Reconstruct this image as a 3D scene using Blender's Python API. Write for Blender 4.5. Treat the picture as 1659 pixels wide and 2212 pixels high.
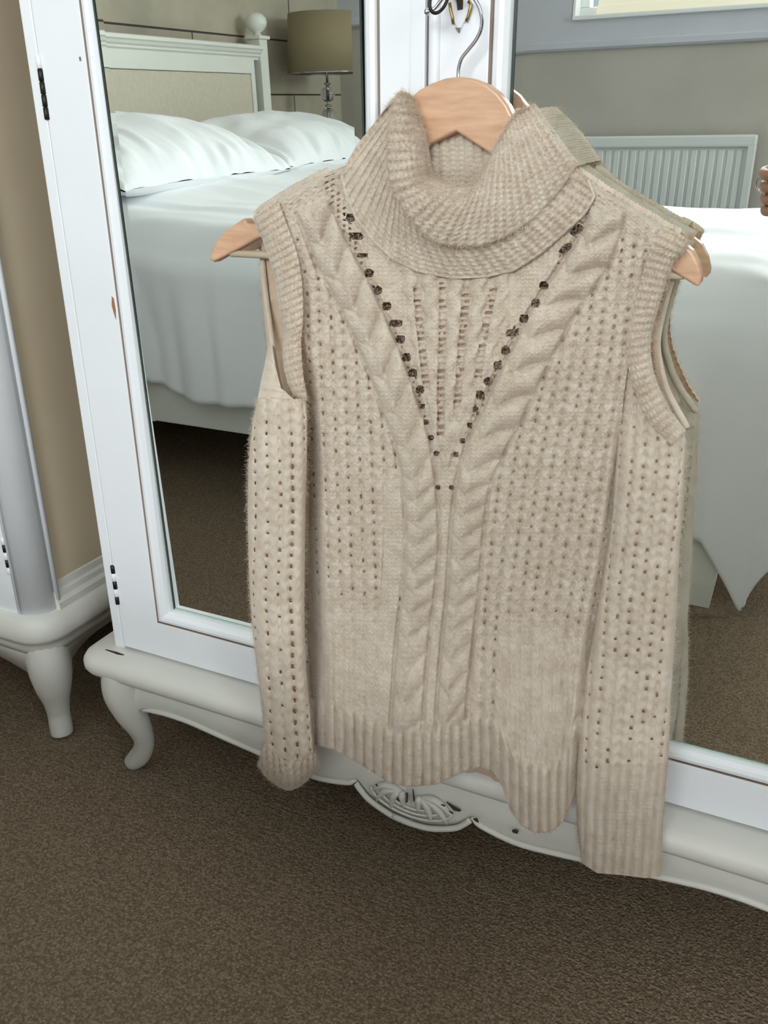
import bpy, bmesh, math, random
import numpy as np
from mathutils import Vector, Matrix

for o in list(bpy.data.objects):
    bpy.data.objects.remove(o)
SC = bpy.context.scene
COL = SC.collection
random.seed(7)
RNG = np.random.default_rng(7)

# ------------------------------------------------------------------ camera
# world: X runs along the wardrobe front (to the right), Y goes into the wardrobe wall, Z up, floor at 0
FPX, CX, CY = 1853.0, 829.5, 1106.0
CAMZ = 0.832
_V = np.array([862 - CX, -(5478 - CY), -FPX]); _down = _V / np.linalg.norm(_V)
_L = np.array([-3360 - CX, -(352 - CY), -FPX]); _L = _L - _down * _L.dot(_down); _L /= np.linalg.norm(_L)
_X = -_L; _Z = -_down; _Y = np.cross(_Z, _X)
MW = np.array([_X, _Y, _Z])
cam_data = bpy.data.cameras.new('camera')
cam = bpy.data.objects.new('camera', cam_data); COL.objects.link(cam)
cam_data.sensor_fit = 'HORIZONTAL'; cam_data.sensor_width = 36.0
cam_data.lens = 36.0 * FPX / 1659.0
cam_data.clip_start = 0.01; cam_data.clip_end = 50
mm = Matrix.Identity(4)
for i in range(3):
    for j in range(3):
        mm[i][j] = MW[i][j]
mm[2][3] = CAMZ
cam.matrix_world = mm
SC.camera = cam

# ------------------------------------------------------------------ world, light, exposure
SC.view_settings.view_transform = 'Standard'
SC.view_settings.look = 'None'
SC.view_settings.gamma = 1.0
SC.view_settings.use_curve_mapping = False
SC.view_settings.exposure = -0.47
SC.cycles.use_denoising = True
SC.cycles.max_bounces = 10
SC.cycles.diffuse_bounces = 6
SC.cycles.glossy_bounces = 6
SC.cycles.transparent_max_bounces = 12
SC.cycles.sample_clamp_indirect = 6.0
SC.cycles.caustics_reflective = True
SC.cycles.blur_glossy = 0.3
w = bpy.data.worlds.new('world'); SC.world = w; w.use_nodes = True
w.node_tree.nodes['Background'].inputs[0].default_value = (0.75, 0.88, 1.0, 1)
w.node_tree.nodes['Background'].inputs[1].default_value = 1.0

WIN_X0, WIN_X1, WIN_Z0, WIN_Z1 = -1.03, 1.15, 1.31, 2.25
WALL_Y = -2.45
def area_light(name, loc, rot, sx, sy, power, color):
    ld = bpy.data.lights.new(name, 'AREA'); ld.shape = 'RECTANGLE'; ld.size = sx; ld.size_y = sy
    ld.energy = power; ld.color = color
    lo = bpy.data.objects.new(name, ld); COL.objects.link(lo); lo.location = loc; lo.rotation_euler = rot
    return lo
# daylight arriving through the bedroom window (the lamp stands outside the panes)
area_light('window_daylight', (0.06, WALL_Y - 0.32, 1.95), (math.radians(90), 0, 0), 2.3, 1.0, 245.0, (1.0, 0.985, 1.0))
# daylight arriving through the second window, in the right wall
W2_Y0, W2_Y1, W2_Z0, W2_Z1 = -2.20, -0.80, 1.10, 2.20
area_light('window_daylight', (2.30 + 0.40, -1.5, 1.75), (math.radians(90), 0, math.radians(90)), 1.6, 1.2, 135.0, (0.97, 0.985, 1.0))

# ------------------------------------------------------------------ helpers
def ray(px, py):
    d = np.array([px - CX, -(py - CY), -FPX]); return MW @ d
def at(px, py, Y):
    """point of the world on the depth plane y = Y lying on the sight line of a photograph pixel"""
    r = ray(px, py); p = r * (Y / r[1]); return np.array([p[0], p[1], p[2] + CAMZ])
def at_arr(px, py, Y):
    px = np.asarray(px, float); py = np.asarray(py, float)
    d = np.stack([px - CX, -(py - CY), np.full_like(px, -FPX)], -1) @ MW.T
    p = d * (np.asarray(Y) / d[..., 1])[..., None]
    p[..., 2] += CAMZ
    return p
def interp(tab, v):
    a = np.array(tab, float); return np.interp(v, a[:, 0], a[:, 1])
def smooth(t):
    t = np.clip(t, 0, 1); return t * t * (3 - 2 * t)
def resample(pts, n):
    p = np.array(pts, float); d = np.r_[0, np.cumsum(np.linalg.norm(np.diff(p, axis=0), axis=1))]
    t = np.linspace(0, d[-1], n)
    return np.stack([np.interp(t, d, p[:, k]) for k in range(p.shape[1])], -1)
def spline(pts, n):
    """smooth curve through control points, uniform in control parameter"""
    p = np.array(pts, float); m = len(p); out = []
    for t in np.linspace(0, m - 1, n):
        i = min(int(t), m - 2); f = t - i
        p0 = p[max(i - 1, 0)]; p1 = p[i]; p2 = p[i + 1]; p3 = p[min(i + 2, m - 1)]
        out.append(0.5 * ((2 * p1) + (-p0 + p2) * f + (2 * p0 - 5 * p1 + 4 * p2 - p3) * f * f + (-p0 + 3 * p1 - 3 * p2 + p3) * f ** 3))
    return np.array(out)
def vnoise(x, y, seed=0):
    """smooth value noise, arrays"""
    xi = np.floor(x).astype(int); yi = np.floor(y).astype(int); fx = x - xi; fy = y - yi
    def h(a, b):
        n = (a * 374761393 + b * 668265263 + seed * 974711) & 0x7fffffff
        n = ((n ^ (n >> 13)) * 1274126177) & 0x7fffffff
        return (n % 10007) / 10007.0
    fx = fx * fx * (3 - 2 * fx); fy = fy * fy * (3 - 2 * fy)
    return (h(xi, yi) * (1 - fx) + h(xi + 1, yi) * fx) * (1 - fy) + (h(xi, yi + 1) * (1 - fx) + h(xi + 1, yi + 1) * fx) * fy

def wpos(o):
    return Vector(o['_w']) if '_w' in o else Vector((0, 0, 0))
def link(name, me, mat, parent):
    o = bpy.data.objects.new(name, me); COL.objects.link(o)
    if mat: me.materials.append(mat)
    if parent is not None:
        o.parent = parent
        if parent.type == 'EMPTY':
            o.matrix_parent_inverse = Matrix.Translation(-Vector(parent.location))
    return o
def mesh(name, V, F, mat, parent=None, smooth_=True):
    me = bpy.data.meshes.new(name)
    me.from_pydata([tuple(map(float, v)) for v in V], [], [tuple(map(int, f)) for f in F])
    if smooth_: me.shade_smooth()
    me.update()
    return link(name, me, mat, parent)
def fast_mesh(name, V, quads, mat, parent=None):
    me = bpy.data.meshes.new(name)
    V = np.ascontiguousarray(V, np.float32); quads = np.ascontiguousarray(quads, np.int32)
    me.vertices.add(len(V)); me.vertices.foreach_set('co', V.ravel())
    me.loops.add(quads.size); me.loops.foreach_set('vertex_index', quads.ravel())
    me.polygons.add(len(quads)); me.polygons.foreach_set('loop_start', np.arange(0, quads.size, 4, dtype=np.int32))
    me.update(calc_edges=True); me.validate()
    me.shade_smooth()
    return link(name, me, mat, parent)
def grid(name, P, mat, parent=None, mask=None, thick=0.0):
    n, m = P.shape[:2]
    i = np.arange(n * m).reshape(n, m)
    q = np.stack([i[:-1, :-1], i[:-1, 1:], i[1:, 1:], i[1:, :-1]], -1).reshape(-1, 4)
    if mask is not None:
        k = mask.reshape(-1)[q].all(1); q = q[k]
    o = fast_mesh(name, P.reshape(-1, 3), q, mat, parent)
    if thick:
        s = o.modifiers.new('s', 'SOLIDIFY'); s.thickness = thick; s.offset = 0
    return o
def bm_obj(name, bm, mat, parent=None, smooth_=False):
    me = bpy.data.meshes.new(name); bm.normal_update(); bm.to_mesh(me); bm.free()
    if smooth_: me.shade_smooth()
    return link(name, me, mat, parent)
def add_box(bm, x0, x1, y0, y1, z0, z1, bev=0.0, seg=2):
    r = bmesh.ops.create_cube(bm, size=1.0)
    for v in r['verts']:
        v.co = Vector(((x0 + x1) / 2 + v.co.x * (x1 - x0), (y0 + y1) / 2 + v.co.y * (y1 - y0), (z0 + z1) / 2 + v.co.z * (z1 - z0)))
    if bev > 0:
        es = set()
        for v in r['verts']:
            es.update(v.link_edges)
        bmesh.ops.bevel(bm, geom=list(es), offset=bev, segments=seg, affect='EDGES', profile=0.6)
def box(name, x0, x1, y0, y1, z0, z1, mat, parent=None, bev=0.002, seg=2):
    bm = bmesh.new(); add_box(bm, x0, x1, y0, y1, z0, z1, bev, seg); return bm_obj(name, bm, mat, parent)
def tube(name, pts, rad, mat, parent=None, seg=12, caps=True, flat=None):
    """round rod along pts (rad scalar or list)"""
    V, F = tube_geo(pts, rad, seg, caps); return mesh(name, V, F, mat, parent)
def tube_geo(pts, rad, seg=12, caps=True, off=0):
    P = np.array(pts, float); n = len(P); R = np.full(n, rad, float) if np.isscalar(rad) else np.array(rad, float)
    T = np.gradient(P, axis=0); T /= np.linalg.norm(T, axis=1)[:, None] + 1e-12
    up = np.array([0, 0, 1.0]) if abs(T[0][2]) < .9 else np.array([1.0, 0, 0])
    N = np.cross(up, T[0]); N /= np.linalg.norm(N)
    V = []; F = []
    for i in range(n):
        N = N - T[i] * N.dot(T[i]); N /= np.linalg.norm(N) + 1e-12; B = np.cross(T[i], N)
        for k in range(seg):
            a = 2 * math.pi * k / seg; V.append(P[i] + R[i] * (math.cos(a) * N + math.sin(a) * B))
    for i in range(n - 1):
        for k in range(seg):
            a = off + i * seg + k; b = off + i * seg + (k + 1) % seg; F.append((a, b, b + seg, a + seg))
    if caps:
        F.append(tuple(off + k for k in range(seg))[::-1]); F.append(tuple(off + (n - 1) * seg + k for k in range(seg)))
    return V, F
def lathe(name, prof, c, mat, parent=None, seg=24, axis='z', smooth_=True):
    """prof = [(radius, height)...] around c"""
    V = []; F = []; n = len(prof)
    for r, h in prof:
        for k in range(seg):
            a = 2 * math.pi * k / seg
            if axis == 'z': V.append((c[0] + r * math.cos(a), c[1] + r * math.sin(a), c[2] + h))
            else: V.append((c[0] + r * math.cos(a), c[1] + h, c[2] + r * math.sin(a)))
    for i in range(n - 1):
        for k in range(seg):
            a = i * seg + k; b = i * seg + (k + 1) % seg; F.append((a, b, b + seg, a + seg))
    F.append(tuple(range(seg))[::-1]); F.append(tuple((n - 1) * seg + k for k in range(seg)))
    return mesh(name, V, F, mat, parent, smooth_)
def extrude_xz(name, outline, y0, y1, mat, parent=None, bev=0.0, seg=2):
    """closed outline of (x, z) points extruded from y0 (front) to y1"""
    bm = bmesh.new()
    a = [bm.verts.new((x, y0, z)) for x, z in outline]
    f = bm.faces.new(a)
    r = bmesh.ops.extrude_face_region(bm, geom=[f])
    vs = [g for g in r['geom'] if isinstance(g, bmesh.types.BMVert)]
    for v in vs: v.co.y = y1
    bmesh.ops.recalc_face_normals(bm, faces=bm.faces[:])
    if bev:
        es = [e for e in bm.edges if abs(e.verts[0].co.y - e.verts[1].co.y) < 1e-6 and abs(e.verts[0].co.y - y0) < 1e-6]
        bmesh.ops.bevel(bm, geom=es, offset=bev, segments=seg, affect='EDGES', profile=0.5)
    bmesh.ops.triangulate(bm, faces=[f for f in bm.faces if len(f.verts) > 4])
    return bm_obj(name, bm, mat, parent)
def sweep_x(name, prof, x0, x1, mat, parent=None, smooth_=False):
    """profile [(y,z)] swept along X"""
    n = len(prof); V = [(x0, y, z) for y, z in prof] + [(x1, y, z) for y, z in prof]
    F = [(i, (i + 1) % n, n + (i + 1) % n, n + i) for i in range(n)] + [tuple(range(n))[::-1], tuple(range(n, 2 * n))]
    return mesh(name, V, F, mat, parent, smooth_)
def thing(name, label, cat, loc, group=None):
    o = bpy.data.objects.new(name, None); COL.objects.link(o); o.location = loc; o.empty_display_size = 0.05
    o['label'] = label; o['category'] = cat
    if group: o['group'] = group
    return o
def tag(o, label, cat, group=None):
    o['label'] = label; o['category'] = cat
    if group: o['group'] = group
    return o
def struct(o):
    o['kind'] = 'structure'; return o

# ------------------------------------------------------------------ materials
def new_mat(name, color, rough=0.5, metal=0.0, spec=0.5):
    m = bpy.data.materials.new(name); m.use_nodes = True
    b = m.node_tree.nodes['Principled BSDF']
    b.inputs['Base Color'].default_value = (*color, 1); b.inputs['Roughness'].default_value = rough
    b.inputs['Metallic'].default_value = metal; b.inputs['Specular IOR Level'].default_value = spec
    return m, m.node_tree, b
def N(nt, t, **kw):
    n = nt.nodes.new(t)
    for k, v in kw.items(): setattr(n, k, v)
    return n
def noise_color(m, nt, b, c1, c2, scale, detail=4, stretch=(1, 1, 1), bump=0.0, bdist=0.002, lo=.35, hi=.65, rough=.5):
    tc = N(nt, 'ShaderNodeTexCoord'); mp = N(nt, 'ShaderNodeMapping'); mp.inputs['Scale'].default_value = stretch
    no = N(nt, 'ShaderNodeTexNoise'); no.inputs['Scale'].default_value = scale; no.inputs['Detail'].default_value = detail
    no.inputs['Roughness'].default_value = rough
    cr = N(nt, 'ShaderNodeValToRGB'); cr.color_ramp.elements[0].position = lo; cr.color_ramp.elements[1].position = hi
    cr.color_ramp.elements[0].color = (*c1, 1); cr.color_ramp.elements[1].color = (*c2, 1)
    L = nt.links.new
    L(tc.outputs['Object'], mp.inputs[0]); L(mp.outputs[0], no.inputs['Vector']); L(no.outputs['Fac'], cr.inputs[0]); L(cr.outputs[0], b.inputs['Base Color'])
    if bump:
        bp = N(nt, 'ShaderNodeBump'); bp.inputs['Strength'].default_value = bump; bp.inputs['Distance'].default_value = bdist
        L(no.outputs['Fac'], bp.inputs['Height']); L(bp.outputs[0], b.inputs['Normal'])
    return no, cr, mp

def wool_mat(name, c1, c2):
    m, nt, b = new_mat(name, c1, 0.95, 0, 0.15)
    no, cr, mp = noise_color(m, nt, b, c1, c2, 60, 3)
    b.inputs['Sheen Weight'].default_value = 0.25; b.inputs['Sheen Roughness'].default_value = 0.5
    tc = N(nt, 'ShaderNodeTexCoord'); n2 = N(nt, 'ShaderNodeTexNoise'); n2.inputs['Scale'].default_value = 620; n2.inputs['Detail'].default_value = 6; n2.inputs['Roughness'].default_value = 0.75
    bp = N(nt, 'ShaderNodeBump'); bp.inputs['Strength'].default_value = 0.7; bp.inputs['Distance'].default_value = 0.0018
    nt.links.new(tc.outputs['Object'], n2.inputs['Vector']); nt.links.new(n2.outputs['Fac'], bp.inputs['Height']); nt.links.new(bp.outputs[0], b.inputs['Normal'])
    tr = N(nt, 'ShaderNodeBsdfTranslucent'); tr.inputs[0].default_value = (0.80, 0.50, 0.27, 1)   # light seeps through the loose yarn
    mx = N(nt, 'ShaderNodeMixShader'); mx.inputs[0].default_value = 0.18
    nt.links.new(b.outputs[0], mx.inputs[1]); nt.links.new(tr.outputs[0], mx.inputs[2]); nt.links.new(mx.outputs[0], nt.nodes['Material Output'].inputs[0])
    return m
M_WOOL = wool_mat('cream_wool', (0.71, 0.605, 0.49), (0.81, 0.715, 0.605))
M_WOOL_SHADED = wool_mat('shaded_cream_wool', (0.66, 0.50, 0.36), (0.72, 0.57, 0.42))  # same wool tinted browner, the inside shade put into the colour

def paint_mat(name, c, rough=0.45, var=0.03):
    m, nt, b = new_mat(name, c, rough)
    noise_color(m, nt, b, tuple(x * (1 - var) for x in c), c, 7, 5, bump=0.06, bdist=0.002)
    return m
M_WHITE = paint_mat('white_chalk_paint', (0.75, 0.765, 0.805), 0.42)
M_PLINTH = paint_mat('worn_offwhite_paint', (0.70, 0.69, 0.65), 0.5, 0.08)
M_CREAM = paint_mat('cream_bed_paint', (0.76, 0.77, 0.71), 0.4)
M_GROOVE, _, _ = new_mat('brown_groove', (0.22, 0.16, 0.13), 0.8)
M_BARE, _nt, _b = new_mat('bare_reddish_wood', (0.32, 0.13, 0.07), 0.8)
M_DARK, _, _ = new_mat('dark_iron', (0.02, 0.018, 0.016), 0.45, 0.6)
M_CHIP, _, _ = new_mat('dark_bare_wood', (0.045, 0.03, 0.022), 0.8)
M_BRASS, _, _ = new_mat('aged_brass', (0.38, 0.26, 0.11), 0.36, 1.0)
M_STEEL, _, _ = new_mat('bright_steel', (0.72, 0.72, 0.80), 0.18, 1.0)
M_BEIGE, _nt, _b = new_mat('beige_side', (0.36, 0.30, 0.22), 0.6)  # beige for the armoire sides, front and posts are white
noise_color(M_BEIGE, _nt, _b, (0.55, 0.45, 0.32), (0.61, 0.51, 0.375), 3, 3)

def mirror_mat():
    m, nt, b = new_mat('silvered_glass', (0.87, 0.905, 0.875), 0.0, 1.0)
    return m
M_MIRROR = mirror_mat()
M_GEDGE, _, _ = new_mat('dark_glass_edge', (0.03, 0.045, 0.035), 0.25)
M_GPALE, _, _ = new_mat('pale_green_glass_edge', (0.42, 0.52, 0.46), 0.2)

M_WOOD, _nt, _b = new_mat('lotus_wood', (0.6, 0.36, 0.22), 0.32)
noise_color(M_WOOD, _nt, _b, (0.47, 0.27, 0.165), (0.62, 0.39, 0.255), 26, 5, stretch=(1, 1, 6), bump=0.12, bdist=0.001, lo=.3, hi=.7)
M_DOWEL, _nt, _b = new_mat('pale_dowel_wood', (0.66, 0.55, 0.40), 0.5)

def carpet_mat():
    m, nt, b = new_mat('brown_loop_carpet', (0.1, 0.08, 0.055), 0.98, 0, 0.1)
    tc = N(nt, 'ShaderNodeTexCoord'); L = nt.links.new
    mp = N(nt, 'ShaderNodeMapping'); mp.inputs['Rotation'].default_value = (0, 0, math.radians(3)); mp.inputs['Scale'].default_value = (1, 1, 1)
    L(tc.outputs['Object'], mp.inputs[0])
    vo = N(nt, 'ShaderNodeTexVoronoi'); vo.inputs['Scale'].default_value = 300; vo.inputs['Randomness'].default_value = 0.9
    no = N(nt, 'ShaderNodeTexNoise'); no.inputs['Scale'].default_value = 330; no.inputs['Detail'].default_value = 3
    wv = N(nt, 'ShaderNodeTexWave'); wv.inputs['Scale'].default_value = 38; wv.inputs['Distortion'].default_value = 3.0; wv.inputs['Detail Scale'].default_value = 9
    wv.bands_direction = 'Y'
    for x in (vo, no, wv): L(mp.outputs[0], x.inputs['Vector'])
    cr = N(nt, 'ShaderNodeValToRGB'); e = cr.color_ramp.elements; e[0].position = .25; e[1].position = .8
    e[0].color = (0.17, 0.126, 0.085, 1); e[1].color = (0.37, 0.285, 0.20, 1)
    mx = N(nt, 'ShaderNodeMath', operation='MULTIPLY_ADD'); L(vo.outputs['Distance'], mx.inputs[0]); mx.inputs[1].default_value = -0.5; L(no.outputs['Fac'], mx.inputs[2])
    m2 = N(nt, 'ShaderNodeMath', operation='MULTIPLY_ADD'); L(wv.outputs['Fac'], m2.inputs[0]); m2.inputs[1].default_value = 0.07; L(mx.outputs[0], m2.inputs[2])
    sc_ = N(nt, 'ShaderNodeSeparateColor'); L(vo.outputs['Color'], sc_.inputs[0])
    m3 = N(nt, 'ShaderNodeMath', operation='MULTIPLY_ADD'); L(sc_.outputs[0], m3.inputs[0]); m3.inputs[1].default_value = 0.30; L(m2.outputs[0], m3.inputs[2])
    L(m3.outputs[0], cr.inputs[0]); L(cr.outputs[0], b.inputs['Base Color'])
    bp = N(nt, 'ShaderNodeBump'); bp.inputs['Strength'].default_value = 0.9; bp.inputs['Distance'].default_value = 0.004
    L(m2.outputs[0], bp.inputs['Height']); L(bp.outputs[0], b.inputs['Normal'])
    return m
M_CARPET = carpet_mat()
M_WALL, _nt, _b = new_mat('taupe_wall', (0.46, 0.43, 0.385), 0.85)
noise_color(M_WALL, _nt, _b, (0.45, 0.425, 0.38), (0.49, 0.46, 0.415), 4, 4)
M_WALLTOP = paint_mat('pale_grey_paint', (0.56, 0.57, 0.63), 0.7)
M_CEIL, _, _ = new_mat('white_ceiling', (0.78, 0.78, 0.77), 0.9)
def block_wall():
    """wallpaper printed with big stone blocks"""
    m, nt, b = new_mat('stone_block_wallpaper', (0.3, 0.27, 0.22), 0.8); L = nt.links.new
    tc = N(nt, 'ShaderNodeTexCoord'); sp = N(nt, 'ShaderNodeSeparateXYZ'); cb = N(nt, 'ShaderNodeCombineXYZ')
    L(tc.outputs['Object'], sp.inputs[0]); L(sp.outputs['Y'], cb.inputs['X'])
    ad = N(nt, 'ShaderNodeMath', operation='ADD'); L(sp.outputs['Z'], ad.inputs[0]); ad.inputs[1].default_value = 0.07 ; L(ad.outputs[0], cb.inputs['Y'])
    br = N(nt, 'ShaderNodeTexBrick'); br.inputs['Scale'].default_value = 1.0; br.inputs['Brick Width'].default_value = 1.35; br.inputs['Row Height'].default_value = 0.2
    br.inputs['Mortar Size'].default_value = 0.004; br.inputs['Mortar Smooth'].default_value = 0.3
    br.inputs['Color1'].default_value = (0.47, 0.43, 0.34, 1); br.inputs['Color2'].default_value = (0.41, 0.37, 0.30, 1); br.inputs['Mortar'].default_value = (0.05, 0.042, 0.032, 1)
    L(cb.outputs[0], br.inputs['Vector'])
    no = N(nt, 'ShaderNodeTexNoise'); no.inputs['Scale'].default_value = 5; no.inputs['Detail'].default_value = 6; L(tc.outputs['Object'], no.inputs['Vector'])
    mx = N(nt, 'ShaderNodeMix'); mx.data_type = 'RGBA'; mx.blend_type = 'MULTIPLY'; mx.inputs[0].default_value = 0.55
    cr = N(nt, 'ShaderNodeValToRGB'); cr.color_ramp.elements[0].position = .3; cr.color_ramp.elements[1].position = .62
    cr.color_ramp.elements[0].color = (0.66, 0.66, 0.64, 1); cr.color_ramp.elements[1].color = (1.1, 1.08, 1.0, 1)
    L(no.outputs['Fac'], cr.inputs[0]); L(br.outputs['Color'], mx.inputs[6]); L(cr.outputs[0], mx.inputs[7]); L(mx.outputs[2], b.inputs['Base Color'])
    return m
M_BLOCK = block_wall()
M_LINEN, _nt, _b = new_mat('white_cotton', (0.88, 0.90, 0.92), 0.85)
_b.inputs['Sheen Weight'].default_value = 0.1
M_UPH, _nt, _b = new_mat('beige_linen_upholstery', (0.58, 0.53, 0.42), 0.9)
noise_color(M_UPH, _nt, _b, (0.56, 0.515, 0.41), (0.61, 0.56, 0.455), 60, 3)
M_RAD, _, _ = new_mat('radiator_enamel', (0.70, 0.73, 0.73), 0.4)
M_SHADE, _nt, _b = new_mat('beige_lamp_shade', (0.26, 0.215, 0.125), 0.9)
M_GLASSB, _nt, _b = new_mat('clear_glass_ball', (0.95, 0.97, 1.0), 0.02)
_b.inputs['Transmission Weight'].default_value = 1.0; _b.inputs['IOR'].default_value = 1.5
M_CHROME, _, _ = new_mat('chrome', (0.5, 0.5, 0.5), 0.12, 1.0)
M_UPVC, _, _ = new_mat('white_window_frame', (0.82, 0.84, 0.85), 0.3)
M_PHONE, _, _ = new_mat('dark_blue_phone_case', (0.02, 0.025, 0.06), 0.4)
M_LENS, _, _ = new_mat('lens_glass', (0.01, 0.01, 0.015), 0.05)
M_SKIN, _nt, _b = new_mat('skin', (0.50, 0.27, 0.18), 0.5)
_b.inputs['Subsurface Weight'].default_value = 0.15; _b.inputs['Subsurface Radius'].default_value = (0.01, 0.004, 0.002)
M_CLOTH, _, _ = new_mat('navy_cotton', (0.03, 0.035, 0.06), 0.9)
M_PINK, _, _ = new_mat('nail', (0.55, 0.32, 0.28), 0.3)

def pane_mat():
    m = bpy.data.materials.new('window_glass'); m.use_nodes = True; nt = m.node_tree
    nt.nodes.remove(nt.nodes['Principled BSDF'])
    t = N(nt, 'ShaderNodeBsdfTransparent'); g = N(nt, 'ShaderNodeBsdfGlossy'); g.inputs['Roughness'].default_value = 0.02
    fr = N(nt, 'ShaderNodeFresnel'); fr.inputs[0].default_value = 1.45; mx = N(nt, 'ShaderNodeMixShader')
    t.inputs[0].default_value = (0.94, 0.97, 0.96, 1)
    nt.links.new(fr.outputs[0], mx.inputs[0]); nt.links.new(t.outputs[0], mx.inputs[1]); nt.links.new(g.outputs[0], mx.inputs[2])
    nt.links.new(mx.outputs[0], nt.nodes['Material Output'].inputs[0]); return m
M_PANE = pane_mat()
def blind_mat():
    """cream blind cloth, its daylight glow put in as emission"""
    m, nt, b = new_mat('cream_blind', (0.78, 0.73, 0.58), 0.9)
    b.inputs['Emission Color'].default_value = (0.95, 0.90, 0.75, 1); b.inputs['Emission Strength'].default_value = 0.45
    return m
M_BLIND = blind_mat()

# ------------------------------------------------------------------ the room
RX0, RX1, RY0, RY1, RZ1 = -2.10, 2.30, WALL_Y, 1.22, 2.45
def wall(name, x0, x1, y0, y1, z0, z1, mat):
    return struct(box(name, x0, x1, y0, y1, z0, z1, mat, None, 0))
wall('floor', RX0 - .1, RX1 + .1, RY0 - .1, RY1 + .1, -0.08, 0.0, M_CARPET)
wall('ceiling', RX0 - .1, RX1 + .1, RY0 - .1, RY1 + .1, RZ1, RZ1 + .08, M_CEIL)
wall('wall_back', RX0 - .1, RX1 + .1, RY1, RY1 + .1, 0, RZ1, M_WALL)
wall('wall_left', RX0 - .1, RX0, RY0, RY1, 0, RZ1, M_BLOCK)
bm = bmesh.new()
for a in ((RY0, W2_Y0, 0, RZ1), (W2_Y1, RY1, 0, RZ1), (W2_Y0, W2_Y1, 0, W2_Z0), (W2_Y0, W2_Y1, W2_Z1, RZ1)):
    add_box(bm, RX1, RX1 + .2, a[0], a[1], a[2], a[3])
struct(bm_obj('wall_right', bm, M_WALL))
w2 = bpy.data.objects.new('window_2', None); COL.objects.link(w2); w2.location = (RX1 + .1, -1.5, W2_Z0); struct(w2)
bm = bmesh.new()
for a in ((W2_Y0, W2_Y1, W2_Z0, W2_Z0 + .05), (W2_Y0, W2_Y1, W2_Z1 - .05, W2_Z1), (W2_Y0, W2_Y0 + .05, W2_Z0 + .05, W2_Z1 - .05), (W2_Y1 - .05, W2_Y1, W2_Z0 + .05, W2_Z1 - .05), (-1.525, -1.475, W2_Z0 + .05, W2_Z1 - .05)):
    add_box(bm, RX1 + .07, RX1 + .13, a[0], a[1], a[2], a[3], .003)
bm_obj('window_frame', bm, M_UPVC, w2)
for a, b_ in ((W2_Y0 + .05, -1.525), (-1.475, W2_Y1 - .05)):
    box('pane', RX1 + .097, RX1 + .103, a, b_, W2_Z0 + .05, W2_Z1 - .05, M_PANE, w2, 0)
box('window_sill', RX1 - .03, RX1 + .07, W2_Y0 - .02, W2_Y1 + .02, W2_Z0 - .02, W2_Z0, M_UPVC, w2, .004)
bm = bmesh.new()
for a in ((RX0, WIN_X0, 0, RZ1), (WIN_X1, RX1, 0, RZ1), (WIN_X0, WIN_X1, 0, WIN_Z0), (WIN_X0, WIN_X1, WIN_Z1, RZ1)):
    add_box(bm, a[0], a[1], WALL_Y - .24, WALL_Y, a[2], a[3])
struct(bm_obj('wall_window', bm, M_WALL))
# pale trim around the window: rail and the painted field above it
struct(sweep_x('trim_1', [(WALL_Y, 1.196), (WALL_Y + .012, 1.198), (WALL_Y + .02, 1.206), (WALL_Y + .02, 1.226), (WALL_Y + .014, 1.232), (WALL_Y + .006, 1.236), (WALL_Y, 1.236)], RX0, RX1, M_WALLTOP))
bm = bmesh.new(); add_box(bm, RX0, RX1, WALL_Y, WALL_Y + .004, 1.236, WIN_Z0 - .002); add_box(bm, RX0, WIN_X0 - .002, WALL_Y, WALL_Y + .004, WIN_Z0 - .002, RZ1)
add_box(bm, WIN_X1 + .002, RX1, WALL_Y, WALL_Y + .004, WIN_Z0 - .002, RZ1)
struct(bm_obj('trim_2', bm, M_WALLTOP))
for nm, a in (('baseboard_back', (RX0, RX1, RY1 - .016, RY1)), ('baseboard_window', (RX0, RX1, RY0, RY0 + .016)), ('baseboard_left', (RX0, RX0 + .016, RY0 + .02, RY1 - .02)), ('baseboard_right', (RX1 - .016, RX1, RY0 + .02, RY1 - .02))):
    struct(box(nm, a[0], a[1], a[2], a[3], 0, .12, M_WHITE, None, .004))
# window
fy = WALL_Y - .10
win = bpy.data.objects.new('window_1', None); COL.objects.link(win); win.location = (0.06, fy, WIN_Z0); struct(win)
bm = bmesh.new(); t = .05
add_box(bm, WIN_X0, WIN_X1, fy - .03, fy + .03, WIN_Z0, WIN_Z0 + t, .004); add_box(bm, WIN_X0, WIN_X1, fy - .03, fy + .03, WIN_Z1 - t, WIN_Z1, .004)
for x in (WIN_X0, 0.06 - t / 2, WIN_X1 - t): add_box(bm, x, x + t, fy - .03, fy + .03, WIN_Z0 + t, WIN_Z1 - t, .004)
bm_obj('window_frame', bm, M_UPVC, win)
for x0, x1 in ((WIN_X0 + t, .06 - t / 2), (.06 + t / 2, WIN_X1 - t)):
    box('pane', x0, x1, fy - .003, fy + .003, WIN_Z0 + t, WIN_Z1 - t, M_PANE, win, 0)
box('window_sill', WIN_X0 + .002, WIN_X1 - .002, WALL_Y - .07, WALL_Y + .018, WIN_Z0 - .004, WIN_Z0 + .012, M_UPVC, win, .004)
box('reveal', WIN_X0, WIN_X0 + .012, WALL_Y - .07, WALL_Y + .006, WIN_Z0 + .012, WIN_Z1, M_UPVC, win, .002)
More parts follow.
